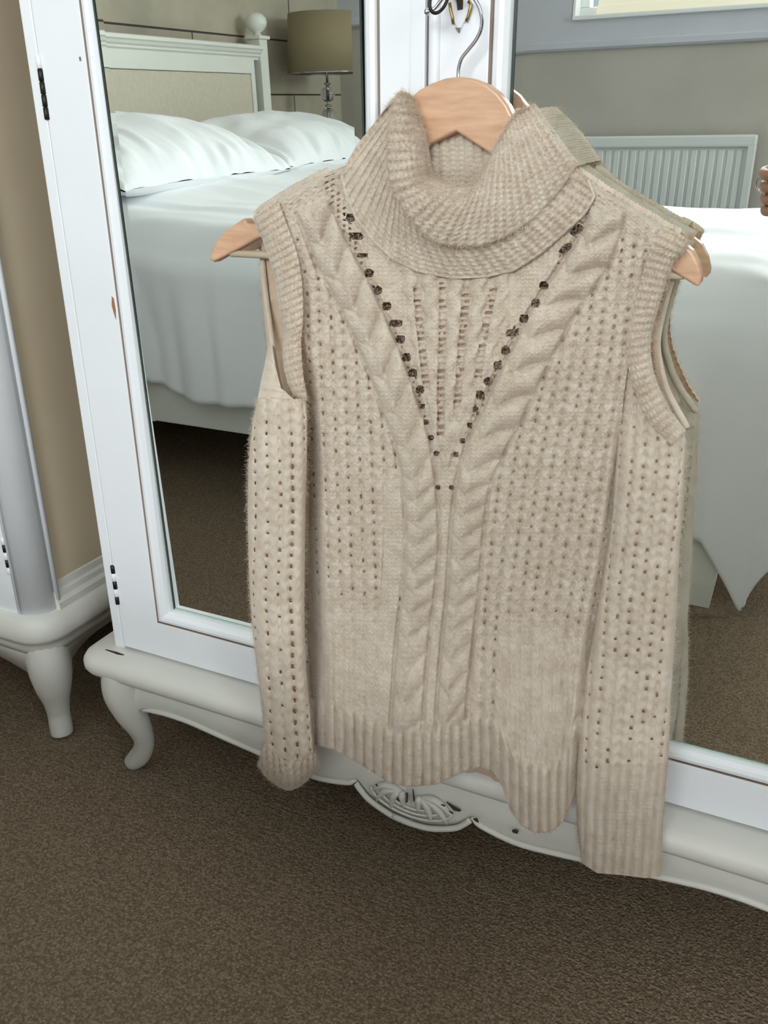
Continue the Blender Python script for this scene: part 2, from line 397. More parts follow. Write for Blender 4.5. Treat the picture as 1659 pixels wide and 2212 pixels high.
# cream blind that covers the foot of the left half
bl = thing('window_blind', 'cream fabric blind glowing with daylight behind a white window sill', 'blind', (-.5, WALL_Y - .05, WIN_Z0 + .02))
bm = bmesh.new(); add_box(bm, WIN_X0 + .09, .04, WALL_Y - .052, WALL_Y - .050, WIN_Z0 + .05, WIN_Z0 + .17)
bm_obj('blind_cloth', bm, M_BLIND, bl)
box('bottom_bar', WIN_X0 + .085, .045, WALL_Y - .06, WALL_Y - .044, WIN_Z0 + .014, WIN_Z0 + .05, M_BLIND, bl, .003)
box('top_bar', WIN_X0 + .085, .045, WALL_Y - .06, WALL_Y - .044, WIN_Z0 + .17, WIN_Z0 + .19, M_BLIND, bl, .003)

# radiator
ry = WALL_Y + .035
rx1, rx0, rz1, rz0 = -.255, -1.35, .872, .30
rad = thing('radiator', 'white ribbed panel radiator on the wall below the window', 'radiator', (-.8, ry, rz0))
bm = bmesh.new()
add_box(bm, rx0, rx1, ry, ry + .055, rz1 - .045, rz1, .008); add_box(bm, rx0, rx1, ry, ry + .055, rz0, rz0 + .045, .008)
add_box(bm, rx0, rx0 + .03, ry, ry + .055, rz0 + .04, rz1 - .04, .004); add_box(bm, rx1 - .03, rx1, ry, ry + .055, rz0 + .04, rz1 - .04, .004)
add_box(bm, rx0 + .02, rx1 - .02, ry + .01, ry + .04, rz0 + .03, rz1 - .03)
bm_obj('radiator_panel', bm, M_RAD, rad)
nr = 30; pitch = (rx1 - rx0 - .08) / nr
rib0 = None
for i in range(nr):
    x = rx0 + .04 + pitch * (i + .5)
    if rib0 is None:
        zs = np.linspace(rz0 + .05, rz1 - .055, 3)
        prof = [(-.42, 0), (-.26, .011), (.26, .011), (.42, 0)]
        V = []; F = []
        for j, z in enumerate(zs):
            for (u, d) in prof: V.append((u * pitch, ry + .04 + d * (1 if 0 < j < 2 else .6), z))
        for j in range(2):
            for k in range(3): F.append((j * 4 + k, j * 4 + k + 1, j * 4 + k + 5, j * 4 + k + 4))
        F += [(0, 1, 2, 3), (8, 9, 10, 11)[::-1]]
        rib0 = mesh('rib', V, F, M_RAD, rad, False); o = rib0
    else:
        o = rib0.copy(); COL.objects.link(o)
    o.location = (x, 0, 0)
tube('valve_pipe', [(rx1 + .03, ry + .02, 0), (rx1 + .03, ry + .02, rz0 + .02), (rx1 + .02, ry + .02, rz0 + .03), (rx1 - .01, ry + .02, rz0 + .03)], .008, M_CHROME, rad)
for x in (rx0 + .15, rx1 - .15): box('bracket', x, x + .03, WALL_Y + .001, ry + .01, rz0 + .1, rz1 - .1, M_RAD, rad, .001)

# ------------------------------------------------------------------ wardrobe with two mirror doors
YF = 0.742        # front face of the door frames
YM = 0.750        # mirror glass plane
WX0, WXC, WX1 = -0.762, -0.314, 0.134
ZP = 0.215        # top of plinth
ZT = 1.62
wd = thing('wardrobe', 'white painted wardrobe with two mirrored doors, sweater hanging on it', 'wardrobe', (WXC, .95, 0))
box('side_panel', WX0, WX0 + .016, YF, 1.18, ZP, ZT, M_WHITE, wd, .002)
box('side_panel', WX1 - .016, WX1, YF, 1.18, ZP, ZT, M_WHITE, wd, .002)
box('back_panel', WX0 + .016, WX1 - .016, 1.165, 1.18, ZP, ZT, M_WHITE, wd, 0)
box('floor_board', WX0 + .016, WX1 - .016, YF + .03, 1.165, ZP, ZP + .02, M_WHITE, wd, 0)
# cornice
prof = [(0, 0), (.012, .01), (.016, .03), (.034, .05), (.05, .06), (.05, .085)]
V = []; F = []
for d, h in prof:
    V += [(WX0 - d, YF - d, ZT + h), (WX1 + d, YF - d, ZT + h), (WX1 + d, 1.18, ZT + h), (WX0 - d, 1.18, ZT + h)]
for i in range(len(prof) - 1):
    for k in range(4): F.append((i * 4 + k, i * 4 + (k + 1) % 4, i * 4 + 4 + (k + 1) % 4, i * 4 + 4 + k))
F += [(3, 2, 1, 0), tuple(4 * (len(prof) - 1) + k for k in range(4))]
mesh('cornice', V, F, M_WHITE, wd, False)

DB = ZP + .004; DT = ZT - .004
def door(xa, xb, gx0, gx1, g_lo, g_hi, tilt, hinge_left):
    """one door: frame xa..xb, glass opening gx0..gx1 / g_lo..g_hi, mirror tilted forward at the top by tilt"""
    bm = bmesh.new()
    bw = .018                                              # bead width around the glass
    ox0, ox1, oz0, oz1 = gx0 - bw, gx1 + bw, g_lo - bw, g_hi + bw
    add_box(bm, xa, ox0, YF, YF + .026, DB, DT, .0012); add_box(bm, ox1, xb, YF, YF + .026, DB, DT, .0012)
    add_box(bm, ox0 - .001, ox1 + .001, YF, YF + .026, DB, oz0, .0006); add_box(bm, ox0 - .001, ox1 + .001, YF, YF + .026, oz1, DT, .0006)
    d = bm_obj('door', bm, M_WHITE, wd)
    # dark scribed line around the bead
    e = .0022
    bm = bmesh.new()
    add_box(bm, ox0, ox0 + e, YF + .0006, YF + .003, oz0, oz1); add_box(bm, ox1 - e, ox1, YF + .0006, YF + .003, oz0, oz1)
    add_box(bm, ox0, ox1, YF + .0006, YF + .003, oz0, oz0 + e * .5); add_box(bm, ox0, ox1, YF + .0006, YF + .003, oz1 - e, oz1)
    bm_obj('groove', bm, M_GROOVE, d)
    # rounded bead, mitred: profile across (t from outside to inside, height toward viewer)
    pr = [(e, .002), (.004, -.001), (.008, -.0022), (.012, -.001), (.0155, .003), (.0168, .008), (.0168, .020), (e, .020)]
    V = []; F = []
    for t, y in pr:
        V += [(ox0 + t, YF + y, oz0 + t), (ox1 - t, YF + y, oz0 + t), (ox1 - t, YF + y, oz1 - t), (ox0 + t, YF + y, oz1 - t)]
    n = len(pr)
    for i in range(n):
        for k in range(4):
            j = (i + 1) % n; F.append((i * 4 + k, i * 4 + (k + 1) % 4, j * 4 + (k + 1) % 4, j * 4 + k))
    mesh('glazing_bead', V, F, M_WHITE, d, False)
    # bevelled mirror
    bv = .010; ang = .013
    yb = lambda z: (YM + .007) - math.tan(tilt) * (z - .29) if tilt else YM
    x0, x1, z0, z1 = gx0 - .001, gx1 + .001, g_lo - .001, g_hi + .001
    def pt(x, z, inset): return (x, yb(z) + (0 if inset else bv * ang), z)
    V = [pt(x0, z0, 0), pt(x1, z0, 0), pt(x1, z1, 0), pt(x0, z1, 0), pt(x0 + bv, z0 + bv * .4, 1), pt(x1 - bv, z0 + bv * .4, 1), pt(x1 - bv, z1 - bv, 1), pt(x0 + bv, z1 - bv, 1)]
    F = [(4, 5, 6, 7), (0, 1, 5, 4), (1, 2, 6, 5), (2, 3, 7, 6), (3, 0, 4, 7)]
    mesh('mirror', V, F, M_MIRROR, d, False)
    for (ax, az, bx, bz, mt_) in ((x0, z0, x0 + .0026, z1, M_GEDGE), (x1 - .0020, z0, x1, z1, M_GEDGE), (x0, z0, x1, z0 + .0022, M_GPALE)):
        mesh('glass_edge', [(ax, yb(az) - .0005, az), (bx, yb(az) - .0005, az), (bx, yb(bz) - .0005, bz), (ax, yb(bz) - .0005, bz)], [(0, 1, 2, 3)], mt_, d, False)
    # knuckle hinges
    hx = xa if hinge_left else xb
    for (ha, hb) in ((.283, .340), (.862, .922), (1.40, 1.46)):
        m = 5
        for k in range(m):
            za = ha + (hb - ha) * k / m; zb = ha + (hb - ha) * (k + 1) / m
            dark = (k % 2 == 0) if ha < .5 else (k < 4)
            lathe('hinge_knuckle', [(.0018, 0), (.0030, .0006), (.0030, zb - za - .0006), (.0018, zb - za)], (hx, YF - .0004, za), M_DARK if dark else M_WHITE, d, 10)
    return d
TILT = .021
dl = door(WX0 + .0165, WXC - .0012, -.665, -.376, .288, 1.30, TILT, True)
dr = door(WXC + .0012, WX1 - .0165, -.242, .047, .288, 1.52, 0.0, False)
# astragal strips on the meeting stiles
sweep = [( -.3295, 0), (-.3275, -.0012), (-.316, -.0012), (-.3152, 0)]
bm = bmesh.new(); add_box(bm, -.3285, -.3155, YF - .0016, YF + .002, DB, DT, .0007); bm_obj('meeting_strip', bm, M_WHITE, dl)
V = []; F = []
for z in (DB, DT):
    for k in range(9):
        a = math.pi * k / 8; V.append((-.3075 - .0055 * math.cos(a), YF + .001 - .0042 * math.sin(a), z))
for k in range(8): F.append((k, k + 1, k + 10, k + 9))
F += [tuple(range(9))[::-1], tuple(range(9, 18))]
mesh('astragal_bead', V, F, M_WHITE, dr)
bm = bmesh.new(); add_box(bm, WXC - .001, WXC + .001, YF + .004, YF + .02, DB, DT); bm_obj('door_gap', bm, M_CHIP, dr)
bm = bmesh.new(); add_box(bm, WX0 + .0158, WX0 + .0168, YF + .003, YF + .02, DB, DT); bm_obj('door_gap', bm, M_CHIP, dl)
# chips in the paint
def chip(parent, pix, Y, mat=M_BARE, n=9, th=.0006):
    """small scab of missing paint outlined by pixel polygon"""
    out = [at(x, y, Y) for x, y in pix]
    extrude_xz('paint_chip', [(p[0], p[2]) for p in out], Y - th, Y + .001, mat, parent)
chip(dl, [(242, 640), (246, 645), (250, 668), (251, 690), (247, 678), (242, 660)], YF)
chip(dl, [(171, 125), (173, 122), (175, 124), (176, 131), (173, 132)], YF, M_GROOVE)
chip(dr, [(1068, 58), (1071, 42), (1079, 45), (1078, 76), (1073, 80), (1069, 72)], YF)
# plinth: moulded shelf, shaped apron, cabriole legs
yb0, yfr = 1.19, .742
def rounded_plan(d, r, n=6):
    """plan outline of plinth with projection d and rounded front corners"""
    xa, xb, yf = WX0 - d, WX1 + d, YF - d
    pts = [(xa, yb0)]
    for k in range(n + 1):
        a = math.pi / 2 * k / n; pts.append((xa + r - r * math.cos(a), yf + r - r * math.sin(a)))
    for k in range(n + 1):
        a = math.pi / 2 * k / n; pts.append((xb - r + r * math.sin(a), yf + r - r * math.cos(a)))
    pts.append((xb, yb0)); return pts
prof = [(.010, .2155, .012), (.026, .2150, .02), (.036, .210, .03), (.0405, .203, .035), (.0405, .194, .035), (.036, .187, .03), (.026, .1815, .024), (.016, .180, .02)]
V = []; F = []; n = 0
for d, z, r in prof:
    pl = rounded_plan(d, r); n = len(pl); V += [(x, y, z) for x, y in pl]
for i in range(len(prof) - 1):
    for k in range(n): F.append((i * n + k, i * n + (k + 1) % n, (i + 1) * n + (k + 1) % n, (i + 1) * n + k))
F += [tuple(range(n))[::-1], tuple((len(prof) - 1) * n + k for k in range(n))]
mesh('plinth', V, F, M_PLINTH, wd)
# apron outline (front)
low = [(-.735, .100), (-.722, .128), (-.694, .141), (-.641, .143), (-.583, .136), (-.526, .129), (-.480, .123), (-.440, .120), (-.401, .127), (-.388, .134), (-.381, .127), (-.368, .115), (-.339, .103), (-.314, .1005), (-.289, .103)]
half = [p for p in low]
sym = [(2 * WXC - x, z) for x, z in half[::-1]]
lowline = half[:-1] + sym
yap = .727
out = [(lowline[0][0], .182)] + lowline + [(lowline[-1][0], .182)]
ls = spline(lowline, 120)
V = []; F = []
zt = .183
for i, (x, z) in enumerate(ls):
    bulge = .0
    for j in range(7):
        f = j / 6; zz = zt + (z - zt) * f
        yy = yap - .006 * math.sin(math.pi * f * .9)            # slightly swelling front
        V.append((x, yy, zz))
    V.append((x, yap + .014, z)); V.append((x, yap + .014, zt))
m = 9
for i in range(len(ls) - 1):
    for j in range(m): F.append((i * m + j, i * m + (j + 1) % m, (i + 1) * m + (j + 1) % m, (i + 1) * m + j))
mesh('apron', V, F, M_PLINTH, wd)
# raised lip along the scalloped edge, a carved shell in the middle
def lip(a, b):
    seg = [(x, yap - .004, z + .0015) for x, z in ls if a < x < b]
    r = [.0032 * min(1, (i + 1) / 4, (len(seg) - i) / 4) + .0005 for i in range(len(seg))]
    tube('edge_lip', seg, r, M_PLINTH, wd, 8)
lip(-.715, -.386); lip(2 * WXC + .386, 2 * WXC + .715)
shell = [(-.386 + .072 * 2 * k / 24, 0) for k in range(25)]
seg = [(x, yap - .007, z + .001) for x, z in ls if -.387 < x < 2 * WXC + .387]
tube('edge_lip', seg, .0036, M_PLINTH, wd, 8)
for s in (-1, 1):
    for k, (a0, ln) in enumerate(((0.15, .040), (0.55, .046), (0.95, .042), (1.3, .030))):
        pts = []
        for j in range(9):
            f = j / 8; ang = a0 + .25 * f
            pts.append((WXC + s * (.008 + ln * f * math.cos(ang) * 1.15), yap - .007 - .003 * math.sin(math.pi * f), .142 - ln * f * math.sin(ang) * .75 + .012 * math.sin(f * 3)))
        tube('carved_petal', pts, [.0012 + .0034 * math.sin(math.pi * min(1, (j + .3) / 8.6)) for j in range(9)], M_PLINTH, wd, 8)
for k in range(3):
    pts = [(WXC + (.052 - .012 * k) * math.cos(a), yap - .008, .141 - (.028 - .006 * k) * math.sin(a)) for a in np.linspace(.1, math.pi - .1, 17)]
    tube('carved_ring', pts, .0016, M_PLINTH, wd, 6)
for pix in ([(829, 1697), (835, 1699), (847, 1706), (849, 1711), (838, 1704), (828, 1702)], [(878, 1712), (881, 1716), (880, 1733), (877, 1735)], [(891, 1704), (893, 1710), (896, 1730), (893, 1732)], [(964, 1732), (978, 1741), (996, 1751), (992, 1753), (980, 1750)], [(858, 1725), (866, 1723), (868, 1728), (860, 1730)], [(845, 1720), (851, 1721), (852, 1725), (848, 1725)], [(950, 1737), (960, 1740), (961, 1742)], [(970, 1752), (977, 1756), (978, 1759)], [(1022, 1769), (1030, 1768), (1034, 1777), (1028, 1774)], [(1106, 1794), (1112, 1792), (1120, 1796), (1118, 1801), (1108, 1798)], [(811, 1694), (817, 1697), (815, 1699)]):
    chip(wd, pix, yap - .0122, M_CHIP)
chip(wd, [(228, 1403), (252, 1409), (268, 1415), (255, 1413)], .7045, M_CHIP, th=.0012)
def cabriole(x, y, sx, sy, h, mat, parent, k=1.0):
    """leg: knee swelling outward to (sx, sy), slim ankle, foot turned out"""
    pr = [(0.0, 1.00, .036), (.010, .88, .038), (.014, .74, .033), (.006, .60, .025), (-.010, .48, .0185), (-.016, .36, .0155), (-.013, .25, .0150), (.000, .14, .0165), (.014, .06, .0170), (.024, .012, .0130)]
    P = spline([(x + sx * a * k, y + sy * a * k, h * z) for a, z, r in pr], 40)
    R = np.interp(np.linspace(0, len(pr) - 1, 40), range(len(pr)), [r * k for a, z, r in pr])
    V, F = tube_geo(P, R, 16)
    V = [(v[0], v[1], max(v[2], 0.0005)) for v in map(np.array, V)]
    return mesh('leg', V, F, mat, parent)
leg_px = [(268, 1440, .728, .026), (263, 1465, .727, .0270), (266, 1498, .726, .0255), (281, 1536, .730, .0215), (300, 1568, .737, .0172), (311, 1596, .744, .0142), (309, 1619, .748, .0142), (299, 1635, .750, .0148), (285, 1646, .750, .0120)]
lp3 = []
for px_, py_, y_, r_ in leg_px: lp3.append(list(at(px_, py_, y_)) + [r_])
for s_ in (1, -1):
    Q = spline(lp3, 44)
    Pl = Q[:, :3].copy()
    if s_ < 0: Pl[:, 0] = 2 * WXC - Pl[:, 0]
    V, F = tube_geo(Pl, Q[:, 3], 18); V = [(v[0], v[1], max(v[2], .0005)) for v in V]
    mesh('leg', V, F, M_PLINTH, wd)
for x in (-.735, 2 * WXC + .735):
    box('back_leg', x - .02, x + .02, 1.13, 1.17, 0, .185, M_PLINTH, wd, .003)
box('side_rail', WX0 - .006, WX0 + .010, .76, 1.17, .12, .183, M_PLINTH, wd, .002)
box('side_rail', WX1 - .010, WX1 + .006, .76, 1.17, .12, .183, M_PLINTH, wd, .002)
# lock plate
ESC = [(966, -20), (971, 8), (976, 30), (978, 50), (984, 51), (988, 58), (993, 69), (999, 60), (1003, 50), (1009, 46), (1013, 24), (1019, 10), (1021, -20)]
q = [at(x, y, YF) for x, y in ESC]
lp = extrude_xz('lock_plate', [(p[0], p[2]) for p in q], YF - .0022, YF + .001, M_WHITE, dr, .0006)
for path in ([(971, 6), (973, 20), (977, 36), (979, 51)], [(1012, 2), (1018, 10), (1015, 22), (1011, 36), (1007, 46)]):
    tube('brass_rim', [at(x, y, YF - .0026) for x, y in path], .0013, M_BRASS, dr, 8)
extrude_xz('brass_tip', [(at(x, y, YF)[0], at(x, y, YF)[2]) for x, y in ((985, 60), (992, 61), (997, 60), (993, 71))], YF - .0028, YF, M_GROOVE, dr)
extrude_xz('keyhole', [(at(x, y, YF)[0], at(x, y, YF)[2]) for x, y in ((988, -6), (1003, -6), (1002, 21), (991, 23))], YF - .0030, YF, M_CHIP, dr)
# key with an oval bow, it carries the hanger
key = thing('door_key', 'dark iron key with oval bow in the wardrobe lock above the hanger', 'key', tuple(at(990, -14, YF - .003)))
kp = at(990, -14, YF)
tube('key_shaft', [(kp[0], YF + .004, kp[2]), (kp[0], YF - .040, kp[2])], .0026, M_DARK, key, 10)
tube('key_collar', [(kp[0], YF - .0085, kp[2]), (kp[0], YF - .012, kp[2])], .0042, M_BRASS, key, 12)
th = np.linspace(0, 2 * math.pi, 33)
c1 = at(958, 0, .712)
tube('key_bow', [(c1[0] + .0055 * math.cos(a) + .002 * math.sin(a), .703 + .0045 * math.sin(a + 1), c1[2] + .010 * math.sin(a)) for a in th], .0013, M_DARK, key, 8, caps=False)
tube('key_stem', [(kp[0], .703, kp[2]), (c1[0] + .005, .703, c1[2] + .006)], .0018, M_DARK, key, 8)

# ------------------------------------------------------------------ second, matching wardrobe at the left
ar = thing('armoire', 'white armoire with rounded corner posts and a beige side, left of mirrored wardrobe', 'wardrobe', (-1.33, .95, 0))
AX1 = -.900; AX0 = -1.76; AY = .742; rr = .034
box('side_panel', AX1 - .016, AX1 - .004, AY + rr, 1.18, .22, 1.7, M_BEIGE, ar, 0)
box('side_panel', AX0 + .004, AX0 + .016, AY + rr, 1.18, .22, 1.7, M_BEIGE, ar, 0)
box('back_panel', AX0 + .016, AX1 - .016, 1.168, 1.18, .22, 1.7, M_WHITE, ar, 0)
def corner_post(xc, s, name='corner_post'):
    V = []; F = []; n = 10
    pl = [(xc - s * rr, AY + rr)] + [(xc - s * rr + s * rr * math.sin(a), AY + rr - rr * math.cos(a)) for a in np.linspace(0, math.pi / 2, n)]
    for z in (.205, 1.7): V += [(x, y, z) for x, y in pl]
    m = len(pl)
    for k in range(m): F.append((k, (k + 1) % m, m + (k + 1) % m, m + k))
    F += [tuple(range(m))[::-1], tuple(range(m, 2 * m))]
    mesh(name, V, F, M_WHITE, ar)
corner_post(AX1, 1); corner_post(AX0, -1)
for xc, s in ((AX1, 1), (AX0, -1)):
    tube('post_bead', [(xc + s * .001, AY + rr + .004, .205), (xc + s * .001, AY + rr + .004, 1.7)], .0040, M_WHITE, ar, 10)
    tube('post_bead', [(xc - s * rr - s * .003, AY + .001, .205), (xc - s * rr - s * .003, AY + .001, 1.7)], .0026, M_WHITE, ar, 8)
adx1 = AX1 - rr - .006
for a, b, hx in ((AX0 + rr + .006, -1.332, AX0 + rr + .006), (-1.328, adx1, adx1)):
    bm = bmesh.new()
    add_box(bm, a, a + .09, AY, AY + .024, .218, 1.69, .001); add_box(bm, b - .09, b, AY, AY + .024, .218, 1.69, .001)
    add_box(bm, a + .089, b - .089, AY, AY + .024, .218, .33, .001); add_box(bm, a + .089, b - .089, AY, AY + .024, 1.58, 1.69, .001)
    add_box(bm, a + .088, b - .088, AY + .010, AY + .018, .32, 1.59)
    dd = bm_obj('door', bm, M_WHITE, ar)
    for ha in (.285, 1.4):
        for k in range(5):
            lathe('hinge_knuckle', [(.0018, 0), (.0032, .0006), (.0032, .0108), (.0018, .0114)], (hx, AY - .0004, ha + k * .0116), M_DARK if k in (1, 3) else M_WHITE, dd, 10)
def rp(d, r, x0, x1, n=6):
    xa, xb, yf = x0 - d, x1 + d, AY - d
    return [(xa, 1.19)] + [(xa + r - r * math.cos(a), yf + r - r * math.sin(a)) for a in np.linspace(0, math.pi / 2, n)] + [(xb - r + r * math.sin(a), yf + r - r * math.cos(a)) for a in np.linspace(0, math.pi / 2, n)] + [(xb, 1.19)]
V = []; F = []
prof = [(-.004, .250, .03), (.000, .243, .034), (.001, .234, .034), (.006, .230, .038), (.008, .222, .04), (.014, .214, .045), (.018, .204, .05), (.019, .190, .05), (.014, .181, .046), (.004, .178, .04), (.002, .165, .04), (.000, .155, .04)]
prof = [p for p in prof]
sidep = [p for p in prof if p[1] <= .2221]
for d, z, r in sidep:
    pl = rp(d, r, AX0, AX1); n = len(pl); V += [(x, y, z) for x, y in pl]
for i in range(len(sidep) - 1):
    for k in range(n): F.append((i * n + k, i * n + (k + 1) % n, (i + 1) * n + (k + 1) % n, (i + 1) * n + k))
F += [tuple(range(n))[::-1], tuple((len(sidep) - 1) * n + k for k in range(n))]
mesh('plinth', V, F, M_PLINTH, ar)
for xs, s in ((AX1, 1), (AX0, -1)):                       # base moulding along the sides
    pr = [(0, .262), (.003, .260), (.004, .250), (.007, .246), (.008, .238), (.012, .232), (.013, .222), (0, .222)]
    V = [(xs - s * .005 + s * d, AY + rr, z) for d, z in pr] + [(xs - s * .005 + s * d, 1.18, z) for d, z in pr]; m = len(pr)
    F = [(k, (k + 1) % m, m + (k + 1) % m, m + k) for k in range(m)] + [tuple(range(m)), tuple(range(m, 2 * m))[::-1]]
    mesh('base_moulding', V, F, M_PLINTH, ar, False)
box('top_board', AX0 - .03, AX1 + .03, AY - .03, 1.19, 1.7, 1.74, M_WHITE, ar, .006)
# curved aprons
def apron_curve(p0, p1, ends, mid, name='apron'):
    V = []; F = []; n = 40
    for i in range(n):
        f = i / (n - 1); x = p0[0] + (p1[0] - p0[0]) * f; y = p0[1] + (p1[1] - p0[1]) * f
        e = min(f, 1 - f) * 2
        z = ends + (mid - ends) * (1 - (1 - min(1, e * 2.0)) ** 2.6)
        dx, dy = p1[0] - p0[0], p1[1] - p0[1]; L = math.hypot(dx, dy); nx, ny = dy / L * .014, -dx / L * .014
        V += [(x, y, .180), (x, y, z), (x - nx, y - ny, z), (x - nx, y - ny, .180)]
    for i in range(n - 1):
        for k in range(4): F.append((i * 4 + k, i * 4 + (k + 1) % 4, i * 4 + 4 + (k + 1) % 4, i * 4 + 4 + k))
    mesh(name, V, F, M_PLINTH, ar)
apron_curve((AX0 + .026, AY + .002), (AX1 - .026, AY + .002), .112, .142)
apron_curve((AX1 - .002, AY + .026), (AX1 - .002, 1.15), .112, .147)
for x, y, sx, sy in ((AX1 - .026, AY + .026, 1, -1), (AX0 + .026, AY + .026, -1, -1), (AX1 - .026, 1.15, 1, .2), (AX0 + .026, 1.15, -1, .2)):
    pr = [(-.012, 1.0, .030), (-.006, .86, .032), (.000, .74, .0325), (.002, .62, .0305), (.002, .50, .0265), (.000, .36, .0200), (-.001, .22, .0168), (.002, .10, .0172), (.004, .02, .0165)]
    P = spline([(x + sx * a * .7, y + sy * a * .7, .175 * z) for a, z, r in pr], 36)
    R = np.interp(np.linspace(0, len(pr) - 1, 36), range(len(pr)), [r for a, z, r in pr])
    mesh('leg', *tube_geo(P, R, 16), M_PLINTH, ar)

# ------------------------------------------------------------------ bed seen in the mirrors
BY0, BY1 = -1.69, -0.10
bed = thing('bed', 'cream painted bed frame with upholstered headboard and ball finials', 'bed', (-1.0, -.9, 0))
for y in (-1.683, -.107 + .0):
    yy0, yy1 = (y, y + .053) if y < -1 else (y - .0, y + .053)
    yc = (yy0 + yy1) / 2
    box('headboard_post', -2.053, -2.0, yy0, yy1, 0, 1.115, M_CREAM, bed, .003)
    box('post_cap', -2.062, -1.991, yy0 - .010, yy1 + .010, 1.115, 1.127, M_CREAM, bed, .004)
    lathe('finial_ball', [(.012, 0), (.017, .004), (.013, .012), (.026, .020), (.037, .032), (.041, .046), (.037, .060), (.026, .072), (.010, .078)], (-2.0265, yc, 1.126), M_CREAM, bed, 24)
# cornice rail of the headboard
pr = [(-2.045, 1.045), (-2.012, 1.045), (-2.012, 1.052), (-2.004, 1.057), (-2.004, 1.063), (-1.996, 1.068), (-1.992, 1.076), (-1.985, 1.080), (-1.985, 1.090), (-2.0, 1.094), (-2.045, 1.094)]
V = [(x, -1.632, z) for x, z in pr] + [(x, -.105, z) for x, z in pr]; m = len(pr)
mesh('headboard_rail', V, [(k, (k + 1) % m, m + (k + 1) % m, m + k) for k in range(m)] + [tuple(range(m)), tuple(range(m, 2 * m))[::-1]], M_CREAM, bed, False)
bm = bmesh.new()
add_box(bm, -2.04, -2.012, -1.60, -.135, .998, 1.046, .002); add_box(bm, -2.04, -2.012, -1.60, -1.575, .40, .999, .002)
add_box(bm, -2.04, -2.012, -.16, -.135, .40, .999, .002); add_box(bm, -2.04, -2.012, -1.60, -.135, .25, .42, .002)
bm_obj('headboard_frame', bm, M_CREAM, bed)
box('upholstered_panel', -2.036, -2.015, -1.574, -.161, .42, .997, M_UPH, bed, .006, 3)
box('side_rail', -2.0, -.058, -.116, -.094, .174, .335, M_CREAM, bed, .003)
box('side_rail', -2.0, -.058, -1.69, -1.668, .174, .335, M_CREAM, bed, .003)
box('foot_rail', -.080, -.056, -1.668, -.116, .174, .335, M_CREAM, bed, .003)
box('rail_block', -2.0, -1.44, -.118, -.092, .164, .2, M_CREAM, bed, .002)
for x, y in ((-.086, -.119), (-.086, -1.64), (-2.02, -1.4)):
    if x < -1: continue
    V = []
    for z, k in ((0, .0205), (.05, .0245), (.19, .0265)):
        V += [(x - k, y - k, z), (x + k, y - k, z), (x + k, y + k, z), (x - k, y + k, z)]
    F = [(3, 2, 1, 0), (8, 9, 10, 11)] + [(i * 4 + k, i * 4 + (k + 1) % 4, i * 4 + 4 + (k + 1) % 4, i * 4 + 4 + k) for i in range(2) for k in range(4)]
    mesh('leg', V, F, M_CREAM, bed, False)
box('slat_base', -1.99, -.09, -1.66, -.12, .26, .29, M_CREAM, bed, 0)
mat_o = box('mattress', -1.98, -.075, -1.66, -.125, .29, .53, M_LINEN, None, .05, 4)
tag(mat_o, 'thick white mattress lying on the bed frame under the duvet', 'mattress')
# duvet: one draped sheet
def duvet():
    nu, nv = 300, 260
    # u along X over the bed and down the foot, v across Y and down both sides
    X0, X1 = -1.74, -.008; Ya, Yb = -1.72, -.075
    topL = X1 - X0; topW = Yb - Ya
    us = np.linspace(0, topL + .47, nu); vs = np.linspace(-.34, topW + .42, nv)
    U, Vv = np.meshgrid(us, vs, indexing='ij')
    def fold(s, L, r):
        """arc length s past edge at L -> (horizontal, drop) with rounded edge radius r"""
        e = s - (L - r)
        ang = np.clip(e / r, 0, math.pi / 2)
        h = np.where(e < 0, s, (L - r) + r * np.sin(ang)); d = np.where(e < 0, 0, r * (1 - np.cos(ang)))
        rest = np.maximum(e - r * math.pi / 2, 0)
        return h, d + rest
    hx, dx = fold(U, topL, .09)
    s = Vv
    hy, dy = fold(s, topW, .09)
    hn, dn = fold(topW - s, topW, .09)
    Y = np.where(s > topW / 2, Ya + hy, Yb - hn)
    D = np.maximum(np.where(s > topW / 2, dy, dn), 0)
    X = X0 + hx
    # hems: side hem length follows the photograph (high near the head, low at the foot corner)
    zt = .615 + .055 * np.sin(np.pi * np.clip((s + .0) / topW, 0, 1)) ** .6 + .045 * np.exp(-((U - .05) / .35) ** 2)
    side = np.where(s > topW / 2, 1.0, .8)
    lim = interp([(-1.80, .335), (-1.43, .338), (-1.25, .352), (-1.1, .348), (-.6, .37), (-.25, .425), (-.13, .445), (-.098, .46), (-.05, .53), (-.012, .59), (.05, .60)], X)
    Dz = np.minimum(D * lim / .40, lim + .01)
    Z = zt - np.minimum(np.sqrt(Dz ** 2 + (dx * .86) ** 2), .598)
    # folds
    w1 = vnoise(X * 9 + 3, np.full_like(X, 2.0), 1) - .5 + .5 * (vnoise(X * 22, np.full_like(X, 5.0), 2) - .5)
    w2 = vnoise(Y * 7 + 3, np.full_like(X, 9.0), 3) - .5 + .5 * (vnoise(Y * 18, np.full_like(X, 5.0), 4) - .5)
    sg = np.where(s > topW / 2, 1, -1)
    Y = Y + sg * (w1 * .05 * smooth(D / .3) + .02 * smooth(D / .1))
    X = X + w2 * .05 * smooth(dx / .3) + .085 * smooth(dx / .40) * (1 - smooth(D / .30))
    wr = vnoise(X * 6 + Y * 9, Y * 3 - X * 4, 5) - .5
    wr2 = vnoise(X * 3 + Y * 26, X * 4, 6) - .5
    Z = Z + .016 * wr + .008 * wr2 + .012 * (vnoise(X * 2.3, Y * 2.1, 7) - .5)
    Z = np.maximum(Z, .012)
    P = np.stack([X, Y, Z], -1)
    return P
o = grid('duvet', duvet(), M_LINEN, None, None, .012)
tag(o, 'white cotton duvet draped over the bed, its hem hanging down the side', 'duvet')
